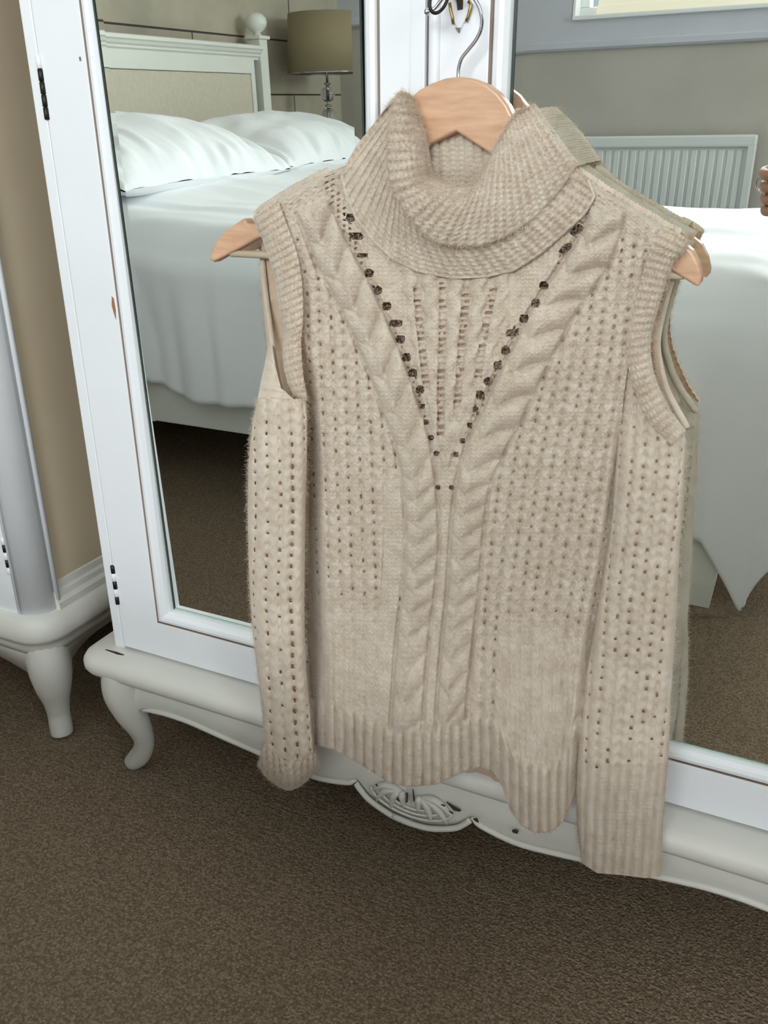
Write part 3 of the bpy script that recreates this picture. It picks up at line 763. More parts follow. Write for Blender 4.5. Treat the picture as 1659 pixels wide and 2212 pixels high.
def pillow(name, c, L, W, T, rotz, tilt, label, seed):
    n = 90; a = np.linspace(-1, 1, n); A, B = np.meshgrid(a, a, indexing='ij')
    e = (1 - np.abs(A) ** 2.6) * (1 - np.abs(B) ** 2.6); e = np.clip(e, 0, 1) ** .55
    inx = 1 - .10 * (1 - np.abs(B) ** 2) * np.abs(A) ** 3; iny = 1 - .12 * (1 - np.abs(A) ** 2) * np.abs(B) ** 3
    X = A * W / 2 * iny ** 0 * (1 - .08 * (1 - B ** 2) * A ** 2); Y = B * L / 2 * (1 - .08 * (1 - A ** 2) * B ** 2)
    edge = np.clip(1 - e * 1.2, 0, 1)
    wr = (vnoise(B * 14 + seed, A * 2.2 + seed, seed) - .5) * .030 * np.clip(1.2 - np.abs(e - .45) * 2, 0, 1) + (vnoise(B * 4, A * 4, seed + 3) - .5) * .02 * e
    top = T * .62 * e + wr; bot = -T * .38 * e
    def tr(x, y, z):
        ct, st = math.cos(tilt), math.sin(tilt); x2 = x * ct - z * st; z2 = x * st + z * ct
        cr_, sr = math.cos(rotz), math.sin(rotz)
        return np.stack([c[0] + x2 * cr_ - y * sr, c[1] + x2 * sr + y * cr_, c[2] + z2], -1)
    P1 = tr(X, Y, top).reshape(-1, 3); P2 = tr(X, Y, bot)[::1].reshape(-1, 3)
    i = np.arange(n * n).reshape(n, n); q = np.stack([i[:-1, :-1], i[:-1, 1:], i[1:, 1:], i[1:, :-1]], -1).reshape(-1, 4)
    q2 = q[:, ::-1] + n * n
    o = fast_mesh(name, np.r_[P1, P2], np.r_[q, q2], M_LINEN)
    tag(o, label, 'pillow', 'pillows on the bed')
    return o
pillow('pillow', (-1.70, -.50, .757), .80, .52, .17, 0, -.19, 'plump white pillow nearer the mirrors, reflected at the left edge of the glass', 1)
pillow('pillow', (-1.72, -1.30, .750), .78, .52, .17, 0.02, -.15, 'plump white pillow beside the bedside lamp, half behind the nearer pillow', 5)

# bedside table and lamp
bt = thing('bedside_table', 'small cream bedside table under the glass ball lamp', 'table', (-1.86, -1.98, 0))
box('table_top', -2.06, -1.66, -2.20, -1.75, .60, .63, M_CREAM, bt, .004)
box('drawer_case', -2.05, -1.68, -2.18, -1.77, .42, .60, M_CREAM, bt, .003)
for x in (-2.04, -1.70):
    for y in (-2.17, -1.79): box('leg', x - .015, x + .02, y - .015, y + .015, 0, .43, M_CREAM, bt, .002)
lm = thing('bedside_lamp', 'table lamp of stacked glass balls with a beige drum shade', 'lamp', (-1.88, -1.95, .63))
lc = (-1.90, -1.960, .63)
lathe('base', [(.055, 0), (.058, .004), (.055, .012), (.02, .018), (.009, .026)], lc, M_CHROME, lm, 28)
for z in (.685, .765, .845, .925):
    lathe('glass_ball', [(.006, -.030), (.018, -.026), (.027, -.015), (.031, 0), (.027, .015), (.018, .026), (.006, .030)], (lc[0], lc[1], z), M_GLASSB, lm, 20)
    lathe('chrome_ring', [(.009, 0), (.014, .003), (.014, .007), (.009, .010)], (lc[0], lc[1], z + .033), M_CHROME, lm, 16)
tube('stem', [(lc[0], lc[1], .64), (lc[0], lc[1], 1.06)], .005, M_CHROME, lm, 10)
V, F = [], []
for r, z in ((.160, 1.003), (.145, 1.215), (.143, 1.215), (.158, 1.003)):
    V += [(lc[0] + r * math.cos(a), lc[1] + r * math.sin(a), z) for a in np.linspace(0, 2 * math.pi, 48, endpoint=False)]
for i in range(4):
    j = (i + 1) % 4
    for k in range(48): F.append((i * 48 + k, i * 48 + (k + 1) % 48, j * 48 + (k + 1) % 48, j * 48 + k))
mesh('lamp_shade', V, F, M_SHADE, lm)
tube('shade_ring', [(lc[0] + .159 * math.cos(a), lc[1] + .159 * math.sin(a), 1.003) for a in np.linspace(0, 2 * math.pi, 49)], .003, M_CHROME, lm, 6, False)
for a in (0, 2.09, 4.19): tube('shade_spoke', [(lc[0], lc[1], 1.05), (lc[0] + .157 * math.cos(a), lc[1] + .157 * math.sin(a), 1.004)], .002, M_CHROME, lm, 6)

# ------------------------------------------------------------------ hanger
HY = .716
hg = thing('coat_hanger', 'pale wooden coat hanger with steel hook holding the cream sweater', 'hanger', tuple(at(990, 290, .722)))
up = [(452, 561), (453, 552), (460, 531), (472, 513), (488, 497), (505, 485), (523, 473), (529, 474), (534, 482), (541, 484), (552, 482), (580, 478), (650, 440), (720, 402), (790, 340), (846, 270), (880, 215), (905, 194), (930, 180), (960, 169), (990, 165), (1020, 169), (1050, 181), (1075, 200), (1095, 225), (1108, 252), (1130, 310), (1190, 365), (1280, 418), (1380, 480), (1440, 515), (1474, 524), (1496, 542), (1510, 570), (1516, 598), (1514, 612), (1508, 619), (1500, 617), (1470, 598), (1436, 578)]
lo = [(1380, 540), (1290, 475), (1180, 405), (1052, 328), (984, 284), (915, 318), (800, 385), (690, 445), (600, 492), (570, 508), (520, 535), (480, 556), (460, 567)]
def hp(p, Y=HY): q = at(p[0], p[1], Y); return (q[0], q[2])
extrude_xz('hanger_body', [hp(p) for p in up + lo], HY, HY + .013, M_WOOD, hg, .0025, 3)
dp = [at(500, 547, .722), at(1478, 594, .722)]
tube('trouser_bar', [dp[0], dp[1]], .0036, M_DOWEL, hg, 16)
hk = spline([(990, 175), (990.5, 150), (997, 127), (1012, 107), (1027, 88), (1038, 66), (1041, 42), (1036, 18), (1024, -4), (1005, -20), (984, -24), (966, -14), (952, 2), (940, 17), (926, 24)], 80)
yy = np.interp(np.arange(80), [0, 30, 50, 79], [.7225, .722, .716, .712])
tube('hook', [at(p[0], p[1], y) for p, y in zip(hk, yy)], .00155, M_STEEL, hg, 12)
c = at(923, 25, .712); lathe('hook_ball', [(.0008, -.0026), (.0022, -.0016), (.0027, 0), (.0022, .0016), (.0008, .0026)], tuple(c), M_STEEL, hg, 12)

# ------------------------------------------------------------------ the sweater
sw = thing('sweater', 'cream cable knit cold-shoulder sweater with rolled turtleneck on a wooden hanger', 'sweater', tuple(at(980, 900, .72)))
LEFT_CABLE = [(668, 430), (690, 480), (722, 555), (765, 635), (800, 710), (838, 800), (865, 880), (888, 950), (902, 1020), (910, 1100), (912, 1180), (906, 1260), (896, 1340), (886, 1420), (878, 1500), (868, 1570)]
RIGHT_CABLE = [(1312, 440), (1300, 500), (1262, 575), (1205, 655), (1160, 740), (1115, 830), (1078, 910), (1042, 985), (1020, 1060), (1010, 1140), (1004, 1220), (998, 1300), (988, 1380), (978, 1460), (968, 1560)]
SIDE_CABLE = [(1262, 1440), (1250, 1490), (1236, 1540), (1215, 1580), (1190, 1640)]
HOLES = [(757, 470), (770, 510), (783, 552), (797, 590), (816, 627), (836, 661), (855, 698), (865, 733), (878, 772), (892, 806), (907, 842), (912, 878), (921, 912), (931, 945), (943, 980),
         (1245, 497), (1222, 537), (1175, 617), (1157, 655), (1132, 688), (1106, 719), (1092, 757), (1075, 790), (1055, 824), (1037, 853), (1027, 885), (1014, 918), (999, 952), (985, 982), (946, 1053), (975, 1053)]
def path_coord(path, x, v):
    """signed distance across and arclength along a polyline"""
    P = spline(path, 70); S = np.r_[0, np.cumsum(np.linalg.norm(np.diff(P, axis=0), axis=1))]
    best = np.full(x.shape, 1e9); dd = np.zeros(x.shape); ss = np.zeros(x.shape)
    for i in range(len(P) - 1):
        a = P[i]; d = P[i + 1] - a; L = np.linalg.norm(d); t = d / L
        u = np.clip((x - a[0]) * t[0] + (v - a[1]) * t[1], 0, L)
        ex = x - a[0] - u * t[0]; ey = v - a[1] - u * t[1]; r = ex * ex + ey * ey
        k = r < best; best = np.where(k, r, best)
        side = ex * t[1] - ey * t[0]                       # + = to the right of the path as it runs down
        dd = np.where(k, np.sign(side) * np.sqrt(r), dd); ss = np.where(k, S[i] + u, ss)
    return dd, ss
def cable(d, s, wdt, per, amp):
    a = d / wdt
    env = np.sqrt(np.clip(1 - a * a, 0, 1))
    ph = s / per + .42 * np.sin(np.clip(a, -1, 1) * 1.35)
    strand = np.abs(np.sin(np.pi * ph)) ** np.where(s < 8, .75, .5)
    ph2 = s / per - .50 * a + .5
    st2 = np.abs(np.sin(np.pi * ph2)) ** .6
    k = smooth((a + .45) / .35)
    h = env ** .8 * (.12 + .88 * (strand * k + (.50 * st2 + .40) * (1 - k)))
    return amp * h, np.clip((1 - np.abs(a)) * 8, 0, 1)
def rib_holes(p, q, amp=.0032, hole=.0031):
    """fisherman rib: rounded ribs with a pit between every pair of stitches"""
    r = np.abs(np.cos(np.pi * p)) ** .75
    fp = (p % 1) - .5; col = np.floor(p)
    fq = ((q + .5 * (col % 2)) % 1) - .5
    row = np.floor(q + .5 * (col % 2)); rnd = vnoise(col * 7.3 + .5, row * 3.7 + .5, 77)
    pit = np.exp(-(fp / .15) ** 2 - (fq / .20) ** 2) * (.62 + .5 * rnd)
    chev = .18 * np.cos(2 * np.pi * (q * 1 + np.abs(((p + .5) % 1) - .5) * 1.3)) * r
    return amp * (r + chev) - hole * pit
def fine_mesh(x, v, per=13., amp=.0007, pit=.0012):
    fp = (x / per) % 1 - .5; fq = (v / per + .5 * (np.floor(x / per) % 2)) % 1 - .5
    return -pit * np.exp(-(fp / .2) ** 2 - (fq / .22) ** 2) + amp * np.cos(2 * np.pi * x / per)
def knit(x, v):
    x = np.asarray(x, float); v = np.asarray(v, float)
    dL, sL = path_coord(LEFT_CABLE, x, v); dR, sR = path_coord(RIGHT_CABLE, x, v); dS, sS = path_coord(SIDE_CABLE, x, v)
    wL = interp([(400, 34), (560, 42), (900, 40), (1000, 36), (1600, 33)], v); wR = interp([(400, 34), (560, 44), (900, 44), (1050, 36), (1600, 31)], v)
    jit = (vnoise(x / 40, v / 40, 11) - .5) * .25
    # outer ribs
    pl = (x - interp([(400, 600), (600, 650), (1000, 664), (1300, 676), (1600, 690)], v)) / interp([(400, 25), (1000, 25.5), (1300, 25), (1600, 20)], v)
    pr = (interp([(400, 1420), (600, 1404), (780, 1385), (1000, 1345), (1300, 1296), (1600, 1245)], v) - x) / interp([(400, 26), (1000, 27.5), (1300, 26), (1600, 22)], v)
    p = np.where(x < 950, pl, pr) + jit * .25
    q = v / 24.0 + (vnoise(x / 60, v / 60, 12) - .5) * .5
    smoothzone = smooth((v - 1180 - 90 * vnoise(x / 80, v * 0, 4)) / 260) * smooth(np.minimum(np.abs(x - 860), np.abs(x - 1055)) / 60) * .8
    H = rib_holes(p, q) * (1 - smoothzone) + fine_mesh(x, v, 11.5, .0004, .0005) * smoothzone
    # shoulders: small plain stitches
    sh = smooth((520 - v) / 50)
    H = H * (1 - sh) + fine_mesh(x + .3 * v, v, 14, .0004, .0014) * sh
    # middle panel inside the V
    inV = (dL > 0) & (dR < 0)
    xl = interp([(400, 730), (470, 757), (590, 797), (733, 865), (842, 907), (980, 943), (1053, 946)], v); xr = interp([(400, 1290), (497, 1245), (617, 1175), (719, 1106), (824, 1055), (918, 1014), (982, 985), (1053, 975)], v)
    m = smooth((x - xl - 4) / 10) * smooth((xr - 4 - x) / 10) * smooth((1030 - v) / 30)
    pan = .0009 * np.cos(2 * np.pi * (x - 960 - (v - 600) * .0 * np.sign(x - 960)) / 12.0) + .0003 * np.cos(2 * np.pi * v / 9)
    for cpts, wd_, am in (([(884, 600), (900, 700), (912, 780), (925, 860), (934, 930), (944, 1000)], 15, .0050), ([(930, 610), (934, 700), (932, 780), (934, 860), (946, 960)], 17, .0060),
                          ([(983, 620), (980, 700), (974, 780), (972, 860), (966, 960)], 17, .0062), ([(1035, 610), (1026, 700), (1014, 780), (1006, 850), (990, 930)], 16, .0060), ([(1088, 600), (1072, 690), (1052, 770), (1030, 850), (1010, 910)], 15, .0048)):
        cp = np.array(cpts); xc = np.interp(v, cp[:, 1], cp[:, 0]); xc = xc + 4 * np.sin(v / 52 * 2 * np.pi + cp[0, 0])
        a = (x - xc) / wd_; e = np.sqrt(np.clip(1 - a * a, 0, 1))
        tw = .72 + .28 * np.abs(np.sin(np.pi * (v / 52 + .35 * a + cp[0, 0] * .1)))
        pan = np.maximum(pan, am * e * tw)
    for lpts in ([(900, 620), (906, 700), (917, 800), (922, 850)], [(957, 612), (955, 760), (952, 850), (952, 940)], [(1008, 615), (1001, 700), (995, 780), (990, 850), (986, 885)], [(1066, 620), (1050, 700), (1040, 760), (1032, 815)]):
        lp_ = np.array(lpts); xc = np.interp(v, lp_[:, 1], lp_[:, 0]); a = (x - xc) / 7.5
        inr = ((v > lp_[0, 1]) & (v < lp_[-1, 1]))
        rung = .5 + .5 * np.cos(2 * np.pi * (v / 13.5 + .5 * vnoise(x * 0 + lp_[0, 0], v / 30, 5)))
        pan = np.where(inr & (np.abs(a) < 1), (-.0020 + .0032 * rung ** 1.2 + .0016 * (vnoise(x / 9, v / 7, 41) - .5)) , pan)
    H = np.where(inV, H * (1 - m) + pan * m, H)
    # little mesh beside the eyelets
    for xe, sg in ((xl, -1), (xr, 1)):
        t = (x - xe) * sg; k = smooth((t + 2) / 6) * smooth((34 - t) / 8) * smooth((960 - v) / 60)
        H = H * (1 - k) + (fine_mesh(x, v, 12.5, .0002, .0026) - .0003) * k
    # plain column between the cables below the V
    lo = smooth((v - 990) / 40)
    k = lo * inV
    H = H * (1 - k) + k * (.0022 * np.sqrt(np.clip(1 - ((x - interp([(1000, 960), (1200, 956), (1400, 930), (1600, 915)], v)) / 20) ** 2, 0, 1)))
    # plain column outside left cable
    a = (x - interp([(900, 838), (1100, 852), (1300, 842), (1600, 815)], v)) / 21
    k = (np.abs(a) < 1) * smooth((v - 1000) / 100)
    H = H * (1 - k) + k * (.0016 * np.sqrt(np.clip(1 - a * a, 0, 1)) + .0002 * np.cos(2 * np.pi * v / 9))
    hole = (H < -.0020) & (v < 1488)
    hemk = smooth((1530 - v) / 30)
    per = interp([(400, 80), (950, 76), (1050, 52), (1600, 46)], v)
    for d, s, w_, rg in ((dL, sL, wL, 1), (dR, sR, wR, 1)):
        S2 = np.where(s < 640, s / 80., 8 + (s - 640) / 49.)
        h, k = cable(d, S2, w_, 1.0, .0095 + .003 * smooth((950 - v) / 150.))
        top = smooth((s - 4) / 30) * hemk
        hole &= ~((k * top > .05) | (np.abs(d) < w_ + 3))
        H = H * (1 - k * top) + h * k * top
        gr = np.exp(-((np.abs(d) - w_ - 2) / 3.5) ** 2) * .0030 * top          # sunk line beside the cable
        H = H - gr
    h, k = cable(dS, sS, 34, 46., .0075); kk = k * smooth(sS / 40) * hemk
    H = H * (1 - kk) + h * kk
    # ribbed hem
    hm = smooth((v - 1502) / 16)
    xr_ = x + 3 * (vnoise(x / 50, v / 60, 8) - .5)
    rib = .0062 * np.abs(np.cos(np.pi * xr_ / 21.0)) ** .5 + .0003 * np.cos(2 * np.pi * v / 8)
    H = H * (1 - hm) + rib * hm
    stt = np.cos(2 * np.pi * (v / 9.0 + np.abs(((x / 10.5) % 1) - .5) * 1.2))
    H = H + .00045 * stt * (1 - hm)
    H = H + .0006 * (vnoise(x / 5.3, v / 5.3, 21) - .5) + .0008 * (vnoise(x / 17, v / 17, 22) - .5)
    return H, hole

FL = [(345, 775), (360, 745), (380, 692), (405, 640), (430, 603), (450, 565), (470, 549), (490, 560), (530, 574), (560, 583), (600, 596), (650, 607), (700, 618), (760, 632), (820, 645), (900, 648), (1000, 652), (1200, 656), (1400, 664), (1600, 674)]
FR = [(345, 1215), (360, 1235), (380, 1262), (400, 1290), (430, 1338), (460, 1388), (490, 1438), (512, 1480), (530, 1478), (570, 1450), (620, 1434), (660, 1420), (690, 1408), (740, 1372), (780, 1358), (850, 1348), (950, 1338), (1040, 1329), (1180, 1316), (1350, 1286), (1450, 1268), (1600, 1242)]
BOT = [(640, 1596), (674, 1604), (720, 1616), (780, 1650), (840, 1688), (880, 1697), (940, 1692), (1000, 1664), (1035, 1655), (1065, 1664), (1084, 1695), (1100, 1745), (1125, 1780), (1155, 1797), (1190, 1795), (1215, 1775), (1232, 1735), (1244, 1700), (1300, 1690)]
def y_front(x, v, L, R):
    dl = x - L; dr_ = R - x
    y = .7035 - .0065 * smooth((v - 640) / 200.)
    y = y - .004 * np.exp(-((v - 1350) / 300.) ** 2) - .006 * np.exp(-((x - 1150) / 90.) ** 2 - ((v - 1390) / 170.) ** 2)
    kl = interp([(400, .012), (600, .010), (680, .010), (760, .022), (900, .037), (1380, .037), (1560, .020)], v); wl = interp([(400, 26), (650, 22), (760, 44), (1000, 62), (1600, 62)], v)
    y = y + kl * (1 - smooth(dl / wl)) ** 1.5
    kr = interp([(400, .016), (500, .014), (560, .002), (820, .002), (950, .010), (1100, .016), (1600, .016)], v)
    y = y + kr * (1 - smooth(dr_ / interp([(400, 26), (800, 16), (1100, 24), (1600, 34)], v))) ** 1.5
    wv = smooth((v - 1380) / 220.)
    y = y + wv * (.014 * np.exp(-((x - 1040) / 50.) ** 2) - .005 * np.exp(-((x - 900) / 70.) ** 2) - .010 * np.exp(-((x - 1160) / 55.) ** 2) + .004 * np.exp(-((x - 760) / 50.) ** 2))
    y = y - .019 * smooth((v - 1360) / 190.)
    # shallow folds running down from the shoulders
    y = y + .0030 * np.sin((x + .12 * v) / 95.) * smooth((v - 700) / 200.)
    y = y - .006 * smooth((v - 560) / 120.) * smooth((1000 - v) / 300.) * np.exp(-((x - 1000) / 160.) ** 2)
    return y
def front_panel():
    n, m = 560, 372
    v0 = np.linspace(345, 1600, n); s = np.linspace(0, 1, m)
    V0, S = np.meshgrid(v0, s, indexing='ij')
    L = interp(FL, V0); R = interp(FR, V0)
    X0 = L + (R - L) * S
    H, pit = knit(X0, V0)
    Y = y_front(X0, V0, L, R) - H
    drop = smooth((V0 - 1330) / 270.)
    Vv = V0 + (interp(BOT, X0) - 1600) * drop
    # edge thickness: pull last rows back
    P = at_arr(X0, Vv, Y)
    mask = ~(pit & ((X0 - L) > 14) & ((R - X0) > 10))
    neck = interp([(838, 300), (862, 430), (900, 478), (985, 506), (1100, 482), (1190, 410), (1222, 360), (1236, 300)], X0)
    mask &= ~((Vv < neck) & (X0 > 838) & (X0 < 1236))
    for i, (hx, hv) in enumerate(HOLES):
        big = 8.5 if hv < 870 else (5.0 if hv < 1000 else 4.2)
        if abs(hv - 698) < 2 or abs(hv - 719) < 2 or abs(hv - 510) < 2: ax, ay = 13, 7
        elif hv < 560 and hx > 1100: ax, ay = 14, 6.5
        elif abs(hv - 552) < 2: ax, ay = 12, 3.6
        else: ax, ay = big, big * .95
        if hx > 1100 and hv < 560:
            dx = (X0 - hx) * .8 - (V0 - hv) * .6; dy = (X0 - hx) * .6 + (V0 - hv) * .8
        else: dx, dy = X0 - hx, V0 - hv
        mask &= ((np.abs(dx) / ax) ** 2.6 + (np.abs(dy) / ay) ** 2.6 + .35 * (vnoise(X0 / 3, V0 / 3, i) - .5)) > 1
    Pl = at_arr(X0, Vv, np.maximum(Y + .0030, y_front(X0, V0, L, R) + .0040))[::2, ::2]
    ml = np.ones(Pl.shape[:2], bool)
    for hx, hv in HOLES: ml &= ((X0[::2, ::2] - hx) / 15.) ** 2 + ((V0[::2, ::2] - hv) / 11.) ** 2 > 1
    ml &= ~((Vv < neck) & (X0 > 838) & (X0 < 1236))[::2, ::2]
    return P, mask, Pl, ml
P_front, mk, P_backing, ml = front_panel()
o_front = grid('front_panel', P_front, M_WOOL, sw, mk)
grid('front_pit_backing', P_backing, M_WOOL_SHADED, sw, ml)  # added sheet behind the open pits so they look shaded, not black
# rounded lip that closes the hem
hem = P_front[-1, :, :]
def lip_strip(E, back, name, parent=sw, mat=M_WOOL, up=.004):
    """turns a fabric edge back on itself so that it has thickness"""
    rows = []
    for k in range(7):
        a = math.pi * k / 6
        rows.append(E + np.array([0, (1 - math.cos(a)) / 2 * back, 0])[None] + np.array([0, 0, -math.sin(a) * up])[None])
    return grid(name, np.array(rows), mat, parent)
lip_strip(hem, .006, 'hem_edge', up=.0035)
# back panel
BL = [(345, 775), (380, 692), (430, 600), (470, 552), (520, 566), (584, 562), (650, 567), (753, 578), (830, 598), (870, 628), (1000, 660), (1400, 680), (1600, 700)]
BR = [(345, 1215), (380, 1268), (430, 1345), (490, 1446), (512, 1488), (560, 1462), (620, 1444), (690, 1424), (740, 1416), (800, 1424), (850, 1436), (900, 1450), (960, 1400), (1040, 1345), (1350, 1300), (1600, 1255)]
v0 = np.linspace(345, 1600, 260); s = np.linspace(0, 1, 170); V0, S = np.meshgrid(v0, s, indexing='ij')
L = interp(BL, V0); R = interp(BR, V0); X0 = L + (R - L) * S
Yb = .7335 - (.012 * (1 - smooth((X0 - L) / 30)) * smooth((V0 - 860) / 60) + .012 * (1 - smooth((R - X0) / 30))) * smooth((1380 - V0) / 120)
Yb = Yb - .027 * smooth((V0 - 1360) / 170.) + rib_holes(X0 / 25., V0 / 24., .0010, .0016)
BB = [(640, 1590), (740, 1600), (860, 1640), (940, 1668), (985, 1672), (1030, 1668), (1062, 1680), (1086, 1716), (1100, 1730), (1240, 1690), (1300, 1680)]
Vv = V0 + (interp(BB, X0) - 1600) * smooth((V0 - 1330) / 270.)
P_back = at_arr(X0, Vv, Yb)
grid('back_panel', P_back, M_WOOL_SHADED, sw, None)
# a second skin just outside so that the back has its own outer face
Pb2 = P_back.copy(); Pb2[..., 1] += .0035
grid('back_panel', Pb2, M_WOOL, sw, None)

def strip(name, A, B, ya, yb, n, m, rib, amp, bulge, mat=M_WOOL, phase=0., yexp=1.0, stitch=11.0, lips=True, curlA=0., curlB=0., pairs=False, mode='resample', parent=sw):
    """ruled knitted band between pixel polylines A and B. n samples along, m across, ribs run across"""
    f = (lambda q: spline(q, n)) if mode == 'spline' else (lambda q: resample(q, n))
    PA = f(A); PB = f(B)
    t = np.linspace(0, 1, m)
    X = PA[:, None, 0] * (1 - t) + PB[:, None, 0] * t; Vv = PA[:, None, 1] * (1 - t) + PB[:, None, 1] * t
    lenB = np.r_[0, np.cumsum(np.linalg.norm(np.diff(PB, axis=0), axis=1))]; lenA = np.r_[0, np.cumsum(np.linalg.norm(np.diff(PA, axis=0), axis=1))]
    arc = (lenB + lenA) / 2
    U = arc[:, None] + 0 * t
    width = np.linalg.norm(PA - PB, axis=1)[:, None]
    c = (.5 + .5 * np.cos(2 * np.pi * (U / rib) + phase)) ** .7
    wdist = t[None] * width
    H = amp * c + amp * .30 * np.cos(2 * np.pi * (wdist / stitch + .5 * np.abs(((U / rib) % 1) - .5))) * c
    H = H - amp * .7 * np.exp(-(((U / rib) % 1 - .5) / .12) ** 2 - (((wdist / stitch) % 1 - .5) / .25) ** 2)
    H = H + .0006 * (vnoise(X / 6, Vv / 6, 31) - .5)
    ya_ = np.interp(np.linspace(0, 1, n), np.linspace(0, 1, len(ya)), ya) if not np.isscalar(ya) else np.full(n, ya)
    yb_ = np.interp(np.linspace(0, 1, n), np.linspace(0, 1, len(yb)), yb) if not np.isscalar(yb) else np.full(n, yb)
    base = ya_[:, None] * (1 - t ** yexp) + yb_[:, None] * t ** yexp
    prof = np.sin(np.pi * t) ** .8
    bg = bulge if np.isscalar(bulge) else np.interp(np.linspace(0, 1, n), np.linspace(0, 1, len(bulge)), bulge)[:, None]
    Y = base - bg * prof + curlA * np.clip(1 - t * width / 14., 0, 1) ** 2 + curlB * np.clip(1 - (1 - t) * width / 14., 0, 1) ** 2 - H
    P = at_arr(X, Vv, Y)
    o = grid(name, P, mat, parent)
    return P, o

# neck band: seam line -> up under the roll
SEAM = [(738, 378), (746, 415), (768, 470), (808, 522), (850, 560), (905, 586), (980, 600), (1050, 597), (1110, 583), (1165, 548), (1215, 505), (1262, 462), (1284, 425), (1270, 388)]
NTOP = [(872, 200), (858, 300), (862, 400), (880, 440), (905, 480), (940, 505), (985, 515), (1040, 512), (1095, 490), (1140, 462), (1180, 425), (1210, 390), (1228, 365), (1232, 350)]
P_nb, _ = strip('neck_band', SEAM, NTOP, [.702, .6985, .6965, .696, .6965, .6985, .703], [.712, .696, .690, .688, .690, .696, .712], 620, 70, 21.0, .0017, .002, mode='resample')
tube('neck_seam', [at(p[0], p[1], .6955 + .006 * abs(i - 40) / 40) for i, p in enumerate(resample(SEAM, 81))], .0012, M_WOOL, sw, 8)
# left rise of the neck band, stretched up to the peak of the roll
LA = [(745, 385), (742, 372), (752, 345), (772, 312), (800, 276), (822, 247), (845, 216), (862, 200)]
LB = [(860, 560), (872, 520), (880, 470), (872, 410), (866, 350), (862, 290), (872, 215)]
P_nl, _ = strip('neck_band', LB, LA, [.701, .699, .696, .700, .710], [.714, .716, .718, .720, .722], 240, 120, 20.0, .0017, .004)
# the rolled collar
CI = [(884, 203), (897, 235), (906, 262), (915, 300), (920, 340), (925, 372), (945, 388), (970, 398), (1000, 403), (1028, 396), (1048, 362), (1068, 322), (1088, 287), (1106, 258), (1126, 240), (1150, 229)]
CO = [(868, 198), (850, 225), (842, 262), (837, 300), (837, 345), (843, 395), (860, 432), (885, 470), (915, 503), (950, 522), (990, 530), (1045, 527), (1100, 504), (1155, 466), (1212, 404), (1243, 352)]
def collar():
    n, m = 760, 110
    PI_ = spline(CI, n); PO = spline(CO, n)
    t = np.linspace(0, 1, m)
    w = np.linspace(0, 1, n)[:, None]
    X = PI_[:, None, 0] * (1 - t) + PO[:, None, 0] * t; Vv = PI_[:, None, 1] * (1 - t) + PO[:, None, 1] * t
    lo = np.r_[0, np.cumsum(np.linalg.norm(np.diff(PO, axis=0), axis=1))]; li = np.r_[0, np.cumsum(np.linalg.norm(np.diff(PI_, axis=0), axis=1))]
    U = (.75 * lo + .25 * li)[:, None] + 0 * t
    width = np.linalg.norm(PI_ - PO, axis=1)[:, None]
    # depth: rim inside at .705, swelling forward, hem a little back
    rim = np.interp(np.linspace(0, 1, n), [0, .3, .5, .75, 1], [.709, .700, .696, .702, .712])[:, None]
    out = np.interp(np.linspace(0, 1, n), [0, .15, .35, .6, .8, 1], [.706, .690, .676, .675, .684, .706])[:, None]
    f = 1 - (1 - t) ** 2.2
    Y = rim * (1 - f) + out * f - .006 * np.sin(np.pi * t)
    # crease where the left side folds over, and soft waves
    Y = Y + .005 * np.exp(-((w - .37) / .045) ** 2) * (1 - t) - .003 * np.exp(-((w - .47) / .05) ** 2)
    rib = 21.0; q = width * t
    c = (.5 + .5 * np.cos(2 * np.pi * U / rib)) ** .7
    H = .0021 * c + .0006 * np.cos(2 * np.pi * (q / 12. + .5 * np.abs(((U / rib) % 1) - .5))) * c - .0014 * np.exp(-(((U / rib) % 1 - .5) / .13) ** 2 - ((q / 12. % 1 - .5) / .25) ** 2)
    H = H * np.clip(.35 + .9 * t, 0, 1) + .0006 * (vnoise(X / 6, Vv / 6, 33) - .5)
    Y = Y - H
    P = at_arr(X, Vv, Y)
    # turned edge behind the free hem and a turn into the neck at the rim
    rows = [P]
    E = P[:, -1, :]; mid = at_arr(PO[:, 0] * .97 + 985 * .03, PO[:, 1] - 8, np.full(n, .70)) - at_arr(PO[:, 0], PO[:, 1], np.full(n, .70))
    ext = []
    for k in range(1, 6):
        a = math.pi * k / 5; ext.append(E - mid * (math.sin(a) * .35 - (1 - math.cos(a)) * .22) + np.array([0, (1 - math.cos(a)) / 2 * .0075, 0]))
    E0 = P[:, 0, :]; ins = []
    for k in range(6, 0, -1):
        ins.append(E0 + np.array([0, .0045 * k, -.0025 * k * k * .45]))
    return np.concatenate([np.stack(ins, 1), P, np.stack(ext, 1)], 1), P
Pc, P_col = collar()
grid('rolled_collar', Pc, M_WOOL, sw)
# inside back of the collar, seen under the hanger
P_ci, _ = strip('collar_inside', [(900, 262), (930, 250), (985, 246), (1040, 252), (1085, 262)], [(900, 520), (950, 530), (1000, 532), (1040, 525), (1090, 500)], .7290, .7285, 200, 150, 20., .0018, -.0, M_WOOL)
